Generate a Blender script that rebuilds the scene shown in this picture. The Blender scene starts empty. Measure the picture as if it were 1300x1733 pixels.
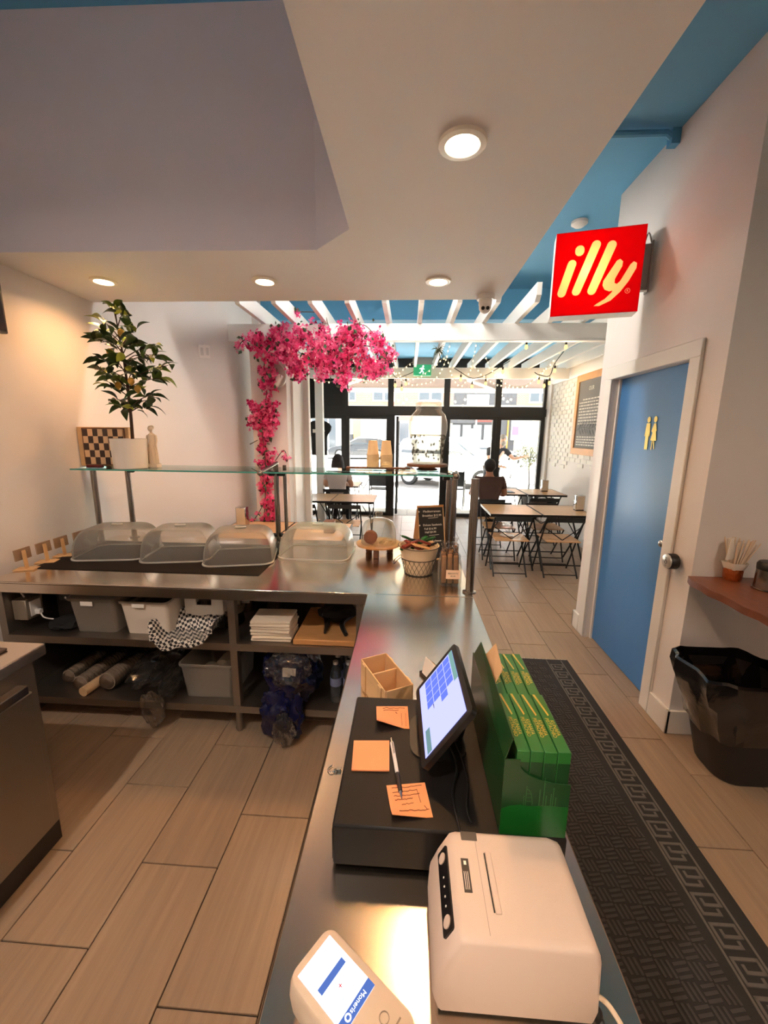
import bpy, bmesh, math, random
from mathutils import Vector, Matrix, Euler
random.seed(7)
scene = bpy.context.scene
COL = scene.collection
PI = math.pi

# ------------------------------------------------------------------ camera
F, PITCH, YAW, ROLL, HCAM = 685.0, math.radians(11.13), math.radians(3.26), math.radians(0.65), 1.70
_cy, _sy = math.cos(YAW), math.sin(YAW)
_cx, _sx = math.cos(PITCH), math.sin(PITCH)
_cr, _sr = math.cos(ROLL), math.sin(ROLL)
_yawm = Matrix(((_cy, _sy, 0), (-_sy, _cy, 0), (0, 0, 1)))
_pit = Matrix(((1, 0, 0), (0, _sx, _cx), (0, _cx, -_sx)))
_rol = Matrix(((_cr, _sr, 0), (-_sr, _cr, 0), (0, 0, 1)))
W2C = _rol @ _pit @ _yawm
C2W = W2C.transposed()
cam_d = bpy.data.cameras.new('camera')
cam_d.sensor_fit = 'HORIZONTAL'
cam_d.sensor_width = 36.0
cam_d.lens = 36.0 * F / 1300.0
cam_d.clip_start = 0.02
cam_d.clip_end = 200
cam = bpy.data.objects.new('camera', cam_d)
COL.objects.link(cam)
_m = Matrix.Identity(4)
for _i in range(3):
    _m[_i][0] = C2W[_i][0]; _m[_i][1] = C2W[_i][1]; _m[_i][2] = -C2W[_i][2]
_m[2][3] = HCAM
cam.matrix_world = _m
scene.camera = cam

# ------------------------------------------------------------------ world, exposure
world = bpy.data.worlds.new('world')
scene.world = world
world.use_nodes = True
_bg = world.node_tree.nodes['Background']
_bg.inputs['Color'].default_value = (0.93, 0.96, 1.0, 1)
_bg.inputs['Strength'].default_value = 1.2
sun_d = bpy.data.lights.new('sun', 'SUN')
sun_d.energy = 43.0
sun_d.angle = math.radians(1.0)
sun_d.color = (1.0, 0.96, 0.90)
sun = bpy.data.objects.new('sun', sun_d)
COL.objects.link(sun)
sun.location = (4, 30, 40)
sun.rotation_euler = Vector((-0.16, -0.47, -0.87)).to_track_quat('-Z', 'Y').to_euler()
scene.cycles.transparent_max_bounces = 32
scene.view_settings.view_transform = 'Standard'
scene.view_settings.look = 'None'
scene.view_settings.exposure = 1.95
scene.view_settings.gamma = 1.0
scene.view_settings.use_curve_mapping = False
LAMP_W = 2.25           # watts of one recessed downlight
LAMP_COL = (1.0, 0.50, 0.20)

# pixel -> point: a direction only; the plane it meets comes from the place
def ray(u, v):
    return C2W @ Vector(((u - 650) / F, -(v - 866.5) / F, 1.0))
def pz(u, v, z):
    r = ray(u, v); t = (z - HCAM) / r.z; return Vector((r.x * t, r.y * t, z))
def py(u, v, y):
    r = ray(u, v); t = y / r.y; return Vector((r.x * t, y, HCAM + r.z * t))
def px(u, v, x):
    r = ray(u, v); t = x / r.x; return Vector((x, r.y * t, HCAM + r.z * t))

# ------------------------------------------------------------------ materials
def lin(c):
    return tuple(((x / 255) / 12.92 if x / 255 <= 0.04045 else ((x / 255 + 0.055) / 1.055) ** 2.4) for x in c[:3])
MATS = {}
def nd(nt, typ, **kw):
    n = nt.nodes.new(typ)
    for k, v in kw.items():
        setattr(n, k, v)
    return n
def mat(name, col=(200, 200, 200), rough=0.5, metal=0.0, var=0.0, vscale=6.0, stretch=(1, 1, 1), bump=0.0, bscale=60.0,
        emis=None, estr=0.0, coat=0.0, trans=0.0, ior=1.45, sheen=0.0, objrand=0.0, spec=None, rvar=0.0):
    if name in MATS:
        return MATS[name]
    m = bpy.data.materials.new(name)
    m.use_nodes = True
    nt = m.node_tree
    b = nt.nodes['Principled BSDF']
    lc = lin(col)
    b.inputs['Base Color'].default_value = (*lc, 1)
    b.inputs['Roughness'].default_value = rough
    b.inputs['Metallic'].default_value = metal
    if coat: b.inputs['Coat Weight'].default_value = coat
    if trans:
        b.inputs['Transmission Weight'].default_value = trans
        b.inputs['IOR'].default_value = ior
    if spec is not None: b.inputs['Specular IOR Level'].default_value = spec
    if emis:
        b.inputs['Emission Color'].default_value = (*lin(emis), 1)
        b.inputs['Emission Strength'].default_value = estr
    tc = nd(nt, 'ShaderNodeTexCoord')
    mp = nd(nt, 'ShaderNodeMapping')
    mp.inputs['Scale'].default_value = stretch
    nt.links.new(tc.outputs['Object'], mp.inputs['Vector'])
    vec = mp.outputs['Vector']
    if objrand:
        oi = nd(nt, 'ShaderNodeObjectInfo')
        cmb = nd(nt, 'ShaderNodeVectorMath', operation='MULTIPLY_ADD')
        nt.links.new(oi.outputs['Random'], cmb.inputs[0])
        cmb.inputs[1].default_value = (37, 53, 71)
        nt.links.new(mp.outputs['Vector'], cmb.inputs[2])
        vec = cmb.outputs['Vector']
    no = nd(nt, 'ShaderNodeTexNoise')
    no.inputs['Scale'].default_value = vscale
    no.inputs['Detail'].default_value = 5
    no.inputs['Roughness'].default_value = 0.6
    nt.links.new(vec, no.inputs['Vector'])
    amt = var if var else 0.04
    ramp = nd(nt, 'ShaderNodeMix', data_type='RGBA')
    ramp.inputs['A'].default_value = (*[max(0, x * (1 - amt)) for x in lc], 1)
    ramp.inputs['B'].default_value = (*[min(1, x * (1 + amt)) for x in lc], 1)
    nt.links.new(no.outputs['Fac'], ramp.inputs['Factor'])
    out = ramp.outputs['Result']
    if objrand:
        hsv = nd(nt, 'ShaderNodeHueSaturation')
        mr = nd(nt, 'ShaderNodeMapRange')
        mr.inputs['To Min'].default_value = 1 - objrand
        mr.inputs['To Max'].default_value = 1 + objrand
        nt.links.new(oi.outputs['Random'], mr.inputs['Value'])
        nt.links.new(mr.outputs['Result'], hsv.inputs['Value'])
        nt.links.new(out, hsv.inputs['Color'])
        out = hsv.outputs['Color']
    nt.links.new(out, b.inputs['Base Color'])
    if rvar:
        mr2 = nd(nt, 'ShaderNodeMapRange')
        mr2.inputs['To Min'].default_value = max(0.02, rough - rvar)
        mr2.inputs['To Max'].default_value = rough + rvar
        nt.links.new(no.outputs['Fac'], mr2.inputs['Value'])
        nt.links.new(mr2.outputs['Result'], b.inputs['Roughness'])
    if bump:
        n2 = nd(nt, 'ShaderNodeTexNoise')
        n2.inputs['Scale'].default_value = bscale
        n2.inputs['Detail'].default_value = 3
        nt.links.new(vec, n2.inputs['Vector'])
        bp = nd(nt, 'ShaderNodeBump')
        bp.inputs['Strength'].default_value = bump
        bp.inputs['Distance'].default_value = 0.01
        nt.links.new(n2.outputs['Fac'], bp.inputs['Height'])
        nt.links.new(bp.outputs['Normal'], b.inputs['Normal'])
    MATS[name] = m
    return m
def thin(name, tint=(255, 255, 255), opac=0.0, body=(255, 255, 255), rough=0.05, refl=1.0, ior=1.45, edge=0.0):
    """thin sheet of glass or film: clear, with fresnel reflection, plus an optional share of diffuse body"""
    if name in MATS:
        return MATS[name]
    m = bpy.data.materials.new(name)
    m.use_nodes = True
    nt = m.node_tree
    nt.nodes.remove(nt.nodes['Principled BSDF'])
    o = nt.nodes['Material Output']
    tr = nd(nt, 'ShaderNodeBsdfTransparent'); tr.inputs['Color'].default_value = (*lin(tint), 1)
    gl = nd(nt, 'ShaderNodeBsdfGlossy'); gl.inputs['Roughness'].default_value = rough
    fr = nd(nt, 'ShaderNodeFresnel'); fr.inputs['IOR'].default_value = ior
    mu = nd(nt, 'ShaderNodeMath', operation='MULTIPLY'); mu.inputs[1].default_value = refl
    nt.links.new(fr.outputs['Fac'], mu.inputs[0])
    src = tr.outputs['BSDF']
    if opac:
        df = nd(nt, 'ShaderNodeBsdfDiffuse'); df.inputs['Color'].default_value = (*lin(body), 1)
        tl = nd(nt, 'ShaderNodeBsdfTranslucent'); tl.inputs['Color'].default_value = (*lin(body), 1)
        mm = nd(nt, 'ShaderNodeMixShader'); mm.inputs[0].default_value = 0.4
        nt.links.new(df.outputs['BSDF'], mm.inputs[1]); nt.links.new(tl.outputs['BSDF'], mm.inputs[2])
        m2 = nd(nt, 'ShaderNodeMixShader'); m2.inputs[0].default_value = opac
        if edge:
            lw = nd(nt, 'ShaderNodeLayerWeight'); lw.inputs['Blend'].default_value = 0.3
            mr = nd(nt, 'ShaderNodeMapRange'); mr.inputs['From Min'].default_value = 0.2; mr.inputs['To Min'].default_value = opac; mr.inputs['To Max'].default_value = edge
            nt.links.new(lw.outputs['Facing'], mr.inputs['Value']); nt.links.new(mr.outputs['Result'], m2.inputs[0])
        nt.links.new(src, m2.inputs[1]); nt.links.new(mm.outputs['Shader'], m2.inputs[2])
        src = m2.outputs['Shader']
    mx = nd(nt, 'ShaderNodeMixShader')
    nt.links.new(mu.outputs['Value'], mx.inputs[0])
    nt.links.new(src, mx.inputs[1]); nt.links.new(gl.outputs['BSDF'], mx.inputs[2])
    nt.links.new(mx.outputs['Shader'], o.inputs['Surface'])
    MATS[name] = m
    return m
def translucent(name, col, emit=0.0):
    if name in MATS: return MATS[name]
    m = bpy.data.materials.new(name); m.use_nodes = True
    nt = m.node_tree; nt.nodes.remove(nt.nodes['Principled BSDF']); o = nt.nodes['Material Output']
    d = nd(nt, 'ShaderNodeBsdfDiffuse'); t = nd(nt, 'ShaderNodeBsdfTranslucent')
    for n in (d, t): n.inputs['Color'].default_value = (*lin(col), 1)
    mx = nd(nt, 'ShaderNodeMixShader'); mx.inputs[0].default_value = 0.6
    nt.links.new(d.outputs['BSDF'], mx.inputs[1]); nt.links.new(t.outputs['BSDF'], mx.inputs[2])
    last = mx.outputs['Shader']
    if emit:
        e = nd(nt, 'ShaderNodeEmission'); e.inputs['Color'].default_value = (*lin(col), 1); e.inputs['Strength'].default_value = emit
        a = nd(nt, 'ShaderNodeAddShader'); nt.links.new(last, a.inputs[0]); nt.links.new(e.outputs['Emission'], a.inputs[1]); last = a.outputs['Shader']
    nt.links.new(last, o.inputs['Surface'])
    MATS[name] = m
    return m
def emit(name, col, s):
    if name in MATS: return MATS[name]
    m = bpy.data.materials.new(name); m.use_nodes = True
    nt = m.node_tree; nt.nodes.remove(nt.nodes['Principled BSDF']); o = nt.nodes['Material Output']
    e = nd(nt, 'ShaderNodeEmission'); e.inputs['Color'].default_value = (*lin(col), 1); e.inputs['Strength'].default_value = s
    nt.links.new(e.outputs['Emission'], o.inputs['Surface'])
    MATS[name] = m
    return m

PAINT = mat('wall_paint', (226, 219, 214), 0.75, var=0.03, vscale=3, bump=0.03, bscale=220)
PAINT_TRIM = mat('trim_paint', (224, 219, 212), 0.45, var=0.02)
PAINT_SHADE = mat('recess_shade_paint', (222, 212, 218), 0.8, var=0.03, vscale=3)  # white paint of the soffit recess with its cool shade tinted in
BLUE_CEIL = mat('blue_ceiling_paint', (92, 162, 204), 0.7, var=0.05, vscale=2)
PERGOLA = mat('pergola_white_paint', (236, 234, 230), 0.5, var=0.03)
STEEL = mat('brushed_steel', (226, 216, 204), 0.20, 1.0, var=0.03, vscale=3, stretch=(1, 3, 1), rvar=0.02)
STEEL_D = mat('dull_steel', (156, 148, 140), 0.42, 1.0, var=0.10, vscale=5, rvar=0.08)
TUBE = mat('stainless_tube', (150, 142, 134), 0.22, 1.0, var=0.06)
CHROME = mat('chrome', (205, 203, 200), 0.12, 1.0)
BLACKM = mat('black_metal', (24, 23, 23), 0.45, 0.3, var=0.15)
BLACKP = mat('black_plastic', (20, 19, 19), 0.38, var=0.15)
BLACK_FRAME = mat('black_window_frame', (20, 19, 18), 0.5, var=0.15)
WHITEP = mat('white_plastic', (232, 226, 220), 0.35, var=0.02)
GLASS = thin('window_glass', (250, 252, 251), rough=0.0, refl=0.7)
GLASS_G = thin('shelf_glass', (226, 246, 240), rough=0.01, refl=1.0)
GLASS_EDGE = mat('green_glass_edge', (92, 190, 170), 0.15, trans=0.3, emis=None)
CLEAR = thin('clear_glassware', (246, 248, 247), opac=0.05, body=(232, 230, 224), rough=0.02, refl=0.35, edge=0.45)
FILM = thin('plastic_film', (240, 236, 232), opac=0.03, body=(226, 218, 208), rough=0.08, refl=2.0)
FROST = thin('frosted_plastic', (240, 236, 230), opac=0.20, body=(240, 234, 224), rough=0.25, refl=0.8, edge=0.6)
TUBMAT = thin('tub_plastic', (232, 228, 222), opac=0.28, body=(222, 212, 200), rough=0.3, refl=0.8, edge=0.5)
WOOD_TOP = mat('table_wood', (206, 160, 112), 0.38, var=0.22, vscale=5, stretch=(10, 1.2, 10), objrand=0.12, coat=0.3)
WOOD_PALE = mat('pale_wood', (214, 172, 122), 0.55, var=0.14, vscale=6, stretch=(1, 1, 8), objrand=0.05)
WOOD_BOARD = mat('board_wood', (196, 142, 88), 0.5, var=0.18, vscale=5, stretch=(2, 9, 9))
WOOD_DARK = mat('dark_wood', (104, 62, 38), 0.45, var=0.3, vscale=7, stretch=(2, 7, 7))
WOOD_SHELF = mat('live_edge_wood', (118, 66, 42), 0.42, var=0.35, vscale=6, stretch=(7, 2, 5), coat=0.3)
KRAFT = mat('kraft_card', (198, 160, 118), 0.8, var=0.06)
PAPER = mat('white_paper', (236, 230, 220), 0.8, var=0.03)

# ------------------------------------------------------------------ mesh builder
class B:
    def __init__(s):
        s.bm = bmesh.new(); s.mi = 0
    def _tag(s, faces):
        for f in faces: f.material_index = s.mi
    def box(s, c, d, rot=None, bev=0.0, seg=1):
        r = bmesh.ops.create_cube(s.bm, size=1.0)
        vs = r['verts']
        bmesh.ops.scale(s.bm, vec=d, verts=vs)
        faces = list({f for v in vs for f in v.link_faces})
        s._tag(faces)
        if bev:
            es = list({e for v in vs for e in v.link_edges})
            rr = bmesh.ops.bevel(s.bm, geom=es, offset=min(bev, min(d) * 0.49), segments=seg, affect='EDGES', profile=0.5)
            s._tag(rr['faces'])
            vs = list({v for f in rr['faces'] for v in f.verts} | {v for f in faces if f.is_valid for v in f.verts})
        M = Matrix.Translation(Vector(c))
        if rot is not None:
            M = M @ (rot.to_4x4() if isinstance(rot, Matrix) else Euler(rot).to_matrix().to_4x4())
        bmesh.ops.transform(s.bm, matrix=M, verts=vs)
        return s
    def b2(s, x0, x1, y0, y1, z0, z1, bev=0.0, seg=1):
        return s.box(((x0 + x1) / 2, (y0 + y1) / 2, (z0 + z1) / 2), (abs(x1 - x0), abs(y1 - y0), abs(z1 - z0)), None, bev, seg)
    def rings(s, rings, close_u=True, cap0=True, cap1=True):
        bm = s.bm
        R = [[bm.verts.new(p) for p in ring] for ring in rings]
        n = len(R[0]); fs = []
        for a, b in zip(R[:-1], R[1:]):
            for i in range(n if close_u else n - 1):
                j = (i + 1) % n
                try: fs.append(bm.faces.new((a[i], a[j], b[j], b[i])))
                except ValueError: pass
        if cap0 and n > 2: fs.append(bm.faces.new(R[0][::-1]))
        if cap1 and n > 2: fs.append(bm.faces.new(R[-1]))
        s._tag(fs)
        return s
    def cyl(s, p0, p1, r, r1=None, n=14, cap=True):
        p0, p1 = Vector(p0), Vector(p1)
        r1 = r if r1 is None else r1
        d = (p1 - p0).normalized()
        a = d.orthogonal().normalized(); b = d.cross(a)
        ring = lambda p, q: [p + (a * math.cos(2 * PI * i / n) + b * math.sin(2 * PI * i / n)) * q for i in range(n)]
        return s.rings([ring(p0, r), ring(p1, r1)], True, cap, cap)
    def tube(s, pts, r, n=8, sub=0, cap=True):
        P = [Vector(p) for p in pts]
        rad = list(r) if isinstance(r, (list, tuple)) else [r] * len(P)
        if sub and len(P) > 2:
            P, rad = catmull(P, sub, rad)
        up = None; rr = []
        for i, p in enumerate(P):
            d = (P[min(i + 1, len(P) - 1)] - P[max(i - 1, 0)])
            if d.length < 1e-9: d = Vector((0, 0, 1))
            d.normalize()
            a = d.orthogonal().normalized() if up is None else (up - d * up.dot(d))
            if a.length < 1e-6: a = d.orthogonal()
            a.normalize(); up = a; b = d.cross(a)
            rr.append([p + (a * math.cos(2 * PI * k / n) + b * math.sin(2 * PI * k / n)) * rad[i] for k in range(n)])
        return s.rings(rr, True, cap, cap)
    def lathe(s, prof, c=(0, 0, 0), n=24, M=None, cap0=False, cap1=False, sx=1, sy=1):
        c = Vector(c)
        rr = []
        for r, z in prof:
            ring = []
            for i in range(n):
                a = 2 * PI * i / n
                p = Vector((r * math.cos(a) * sx, r * math.sin(a) * sy, z))
                if M is not None: p = M @ p
                ring.append(p + c)
            rr.append(ring)
        return s.rings(rr, True, cap0, cap1)
    def prism(s, poly, h0, h1, M=None):
        lo = [Vector((x, y, h0)) for x, y in poly]; hi = [Vector((x, y, h1)) for x, y in poly]
        if M is not None: lo = [M @ p for p in lo]; hi = [M @ p for p in hi]
        return s.rings([lo, hi], True, True, True)
    def ball(s, c, r, sc=(1, 1, 1), n=12, M=None):
        rr = bmesh.ops.create_uvsphere(s.bm, u_segments=n, v_segments=max(6, n * 2 // 3), radius=r)
        vs = rr['verts']
        s._tag({f for v in vs for f in v.link_faces})
        T = Matrix.Translation(Vector(c)) @ (M.to_4x4() if M is not None else Matrix.Identity(4)) @ Matrix.Diagonal((*sc, 1))
        bmesh.ops.transform(s.bm, matrix=T, verts=vs)
        return s
    def poly(s, pts):
        f = s.bm.faces.new([s.bm.verts.new(p) for p in pts]); f.material_index = s.mi
        return s
    def grid(s, fn, nu, nv, thick=0):
        vs = [[s.bm.verts.new(fn(i / nu, j / nv)) for j in range(nv + 1)] for i in range(nu + 1)]
        fs = [s.bm.faces.new((vs[i][j], vs[i + 1][j], vs[i + 1][j + 1], vs[i][j + 1])) for i in range(nu) for j in range(nv)]
        s._tag(fs)
        if thick:
            bmesh.ops.recalc_face_normals(s.bm, faces=fs)
            bmesh.ops.solidify(s.bm, geom=fs, thickness=thick)
        return s
    def text(s, body, size, M, extrude=0.0005, align='CENTER', spacing=1.0):
        cu = bpy.data.curves.new('t', 'FONT')
        cu.body = body; cu.size = size; cu.extrude = extrude; cu.align_x = align; cu.align_y = 'CENTER'; cu.space_line = spacing; cu.resolution_u = 2
        o = bpy.data.objects.new('t', cu)
        me = o.to_mesh()
        n0 = len(s.bm.verts); f0 = len(s.bm.faces)
        s.bm.from_mesh(me)
        s.bm.verts.ensure_lookup_table(); s.bm.faces.ensure_lookup_table()
        vs = s.bm.verts[n0:]
        bmesh.ops.transform(s.bm, matrix=M, verts=vs)
        for f in s.bm.faces[f0:]: f.material_index = s.mi
        o.to_mesh_clear()
        bpy.data.objects.remove(o); bpy.data.curves.remove(cu)
        return s

def catmull(P, sub, rad=None):
    out, ro = [], []
    n = len(P)
    for i in range(n - 1):
        p0, p1, p2, p3 = P[max(i - 1, 0)], P[i], P[i + 1], P[min(i + 2, n - 1)]
        for k in range(sub):
            t = k / sub
            out.append(0.5 * ((2 * p1) + (p2 - p0) * t + (2 * p0 - 5 * p1 + 4 * p2 - p3) * t * t + (3 * p1 - p0 - 3 * p2 + p3) * t ** 3))
            if rad: ro.append(rad[i] * (1 - t) + rad[i + 1] * t)
    out.append(P[-1])
    if rad: ro.append(rad[-1])
    return (out, ro) if rad else out

WM = {}
def wm(o):
    return WM.get(o.name, Matrix.Identity(4)) if o else Matrix.Identity(4)
def mk(name, b, mats, parent=None, local=False, origin=None, smooth=40, recalc=True):
    bm = b.bm
    if recalc: bmesh.ops.recalc_face_normals(bm, faces=bm.faces)
    me = bpy.data.meshes.new(name)
    if parent is not None and not local:
        bmesh.ops.transform(bm, matrix=wm(parent).inverted(), verts=bm.verts)
    if origin is not None:
        bmesh.ops.translate(bm, vec=-Vector(origin), verts=bm.verts)
    bm.to_mesh(me); bm.free()
    for m in (mats if isinstance(mats, (list, tuple)) else [mats]): me.materials.append(m)
    if smooth:
        me.polygons.foreach_set('use_smooth', [True] * len(me.polygons))
        me.set_sharp_from_angle(angle=math.radians(smooth))
    o = bpy.data.objects.new(name, me)
    COL.objects.link(o)
    if origin is not None: o.location = origin
    if parent is not None:
        o.parent = parent
        WM[o.name] = wm(parent)
    return o
def tag(o, label=None, cat=None, group=None, kind=None):
    if label: o['label'] = label
    if cat: o['category'] = cat
    if group: o['group'] = group
    if kind: o['kind'] = kind
    return o
def thing(name, label, cat, loc=(0, 0, 0), rz=0.0, group=None):
    o = bpy.data.objects.new(name, None)
    o.empty_display_size = 0.05
    COL.objects.link(o)
    o.location = loc; o.rotation_euler = (0, 0, rz)
    WM[o.name] = Matrix.Translation(Vector(loc)) @ Matrix.Rotation(rz, 4, 'Z')
    return tag(o, label, cat, group)
def part(name, b, mats, parent, label=None, local=False, kind=None, **kw):
    return tag(mk(name, b, mats, parent, local, **kw), label, kind=kind)
def single(name, b, mats, label, cat, group=None, kind=None, **kw):
    vs = [v.co for v in b.bm.verts]
    lo = [min(v[i] for v in vs) for i in range(3)]; hi = [max(v[i] for v in vs) for i in range(3)]
    return tag(mk(name, b, mats, None, origin=((lo[0] + hi[0]) / 2, (lo[1] + hi[1]) / 2, lo[2]), **kw), label, cat, group, kind)
def struct(name, b, mats, parent=None, **kw):
    o = mk(name, b, mats, parent, **kw)
    if parent is None: o['kind'] = 'structure'
    return o
def dup(root, loc, rz, label=None, group=None):
    def cp(o, par):
        c = o.copy(); COL.objects.link(c); c.parent = par
        for ch in kids.get(o.name, []): cp(ch, c)
        return c
    kids = {}
    stack = [root]
    while stack:
        q = stack.pop()
        ch = list(q.children)
        kids[q.name] = ch; stack += ch
    r = cp(root, None)
    r.location = loc; r.rotation_euler = (0, 0, rz)
    if label: r['label'] = label
    if group: r['group'] = group
    return r
def frame(o, ex, ey, ez=None):
    """matrix with given origin and axes (ez defaults to ex x ey)"""
    ex = Vector(ex).normalized(); ey = Vector(ey).normalized()
    ez = ex.cross(ey).normalized() if ez is None else Vector(ez).normalized()
    M = Matrix.Identity(4)
    for i in range(3):
        M[i][0] = ex[i]; M[i][1] = ey[i]; M[i][2] = ez[i]; M[i][3] = o[i]
    return M
def rrect(w, h, r, n=5):
    pts = []
    for cx, cy, a0 in ((w / 2 - r, h / 2 - r, 0), (-w / 2 + r, h / 2 - r, PI / 2), (-w / 2 + r, -h / 2 + r, PI), (w / 2 - r, -h / 2 + r, 1.5 * PI)):
        for i in range(n + 1):
            a = a0 + PI / 2 * i / n
            pts.append((cx + r * math.cos(a), cy + r * math.sin(a)))
    return pts
# ================================================================== structure
XL, XR, XB = -2.40, 1.54, 2.70          # left wall, washroom wall, brick wall
ZC, ZS, SY, SX = 3.45, 2.64, 3.17, 0.632  # ceiling, soffit underside, soffit far edge, soffit right edge
YF = 8.30                                # storefront
CT = 0.88                                # steel counter height

TILE = mat('wood_look_tile', (148, 124, 101), 0.33, var=0.34, vscale=3.0, stretch=(14, 0.8, 1), objrand=0.06, rvar=0.06)
GROUT = mat('dark_grout', (40, 30, 25), 0.9, var=0.1)
b = B(); b.b2(XL - .25, 3.4, -3.0, YF + .05, -0.12, -0.006)
floor = struct('floor', b, GROUT)
PIT = 0.6265
def tile_mesh(w, l):
    bb = B(); bb.box((0, 0, -0.005), (w, l, 0.010), None, 0.0015)
    me_o = mk('tile', bb, TILE, floor)
    return me_o
_first = {}
def lay(x0, x1, y0, y1):
    w, l = round(x1 - x0 - .004, 4), round(y1 - y0 - .004, 4)
    if l < .05 or w < .03: return
    k = (w, l)
    if k not in _first:
        o = tile_mesh(w, l); _first[k] = o
    else:
        o = _first[k].copy(); COL.objects.link(o)
    o.location = ((x0 + x1) / 2, (y0 + y1) / 2, 0.0)
cols = []
x = -0.406
ph = {0: .239, 1: .008, 2: .359, 3: .033, 4: .239, 5: .45, 6: .15}
for k in range(7):
    x1 = -0.406 - .3105 * k
    cols.append((x1 - .3105, x1, ph[k]))
cols += [(-.406, -.0955, .48), (-.0955, .215, .1), (.215, .5255, .33), (.5255, .868, .52),
         (.868, 1.175, -.004), (1.175, 1.480, .226), (1.480, 1.787, .61), (1.787, 2.094, .2), (2.094, 2.401, .43), (2.401, 2.70, .05)]
for x0, x1, p in cols:
    x0c = max(x0, XL)
    if x1 - x0c < .05: continue
    ylo = 0.55 if not (-.2 < x0 < .3) else 2.1
    j = math.floor((ylo - p) / PIT)
    y = p + j * PIT
    while y < YF:
        ya, yb = max(y, ylo), min(y + PIT, YF)
        if not (x0c > 1.5 and ya > 2.1 and yb < 3.6): lay(x0c, x1, ya, yb)
        y += PIT

# left wall: a jog beyond the counter, then on to the street
b = B()
b.prism([(XL - .2, -3), (XL, -3), (XL, 3.17), (-1.85, 4.25), (-1.85, 4.95), (-2.32, 4.95), (-2.32, YF + .1), (XL - .2, YF + .1)], 0, 3.75)
struct('wall_left', b, PAINT)
# washroom wall with its doorway, and the wall behind the bin
b = B()
b.b2(XR, XR + .12, 2.17, 2.42, 0, ZC); b.b2(XR, XR + .12, 3.30, 3.5, 0, ZC); b.b2(XR, XR + .12, 2.42, 3.30, 2.12, ZC)
b.b2(XR + .12, 2.8, 3.42, 3.5, 0, ZC)
struct('wall_right', b, PAINT)
b = B(); b.b2(XR + .001, 3.4, 2.171, 2.29, 0, ZC)
struct('wall_bin', b, PAINT)
b = B(); b.b2(3.28, 3.4, -3, 2.17, 0, ZC)
struct('wall_side', b, PAINT)
b = B(); b.b2(XL - .2, 3.4, -3.1, -3.0, 0, 3.75)
struct('wall_back', b, PAINT)
# brick wall on the right of the dining room
BRICKP = mat('white_painted_brick', (228, 222, 212), 0.6, var=0.10, vscale=14, bump=0.2, bscale=40)
b = B(); b.b2(XB, XB + .12, 3.42, YF + .1, 0, ZC)
wall_brick = struct('wall_brick', b, PAINT)
bb = B()
z = 1.12; row = 0
while z < 3.05:
    if not (2.58 < z < 2.82):
        y = 4.6 + (row % 2) * .107
        while y < 8.2:
            if not (z < 1.3 and random.random() < (1.32 - z) * 3):
                bb.box((XB - .003 + random.uniform(-.002, .002), y + .1, z + .03), (.016, .198, .056))
            y += .2145
    z += .071; row += 1
part('brick_courses', bb, BRICKP, wall_brick, kind='stuff')
b = B(); b.prism([(XB, 2.60), (XB - .03, 2.61), (XB - .045, 2.64), (XB - .045, 2.78), (XB - .065, 2.80), (XB - .065, 2.83), (XB, 2.83)], 3.5, YF - .06,
                 Matrix(((1, 0, 0, 0), (0, 0, 1, 0), (0, 1, 0, 0), (0, 0, 0, 1))))
struct('trim_brick_wall', b, PAINT_TRIM)

# ceilings
b = B(); b.b2(SX - .02, 3.4, -3.1, 5.5, ZC, ZC + .12); b.b2(XL - .2, SX, SY - .02, 5.5, ZC, ZC + .12)
b.b2(XL - .2, 3.4, 5.5, YF + .1, 3.10, 3.57); b.b2(XL - .2, SX, -3.1, SY, 3.72, 3.82)
struct('ceiling', b, BLUE_CEIL)
# white dropped soffit over the counters, open on the left up to the real ceiling
b = B()
b.mi = 0
b.prism([(XL, SY), (SX, SY), (SX, -3), (-.30, -3), (-.30, 2.12), (-.505, 2.335), (XL, 2.31)], ZS, 3.72)
b.bm.faces.ensure_lookup_table()
for f in b.bm.faces:
    c = f.calc_center_median(); f.normal_update()
    if abs(f.normal.z) < .5 and (c.y < 2.5 and c.x < -.2 and c.y > -2.9): f.material_index = 1
struct('ceiling_soffit', b, [PAINT, PAINT_SHADE])

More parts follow.
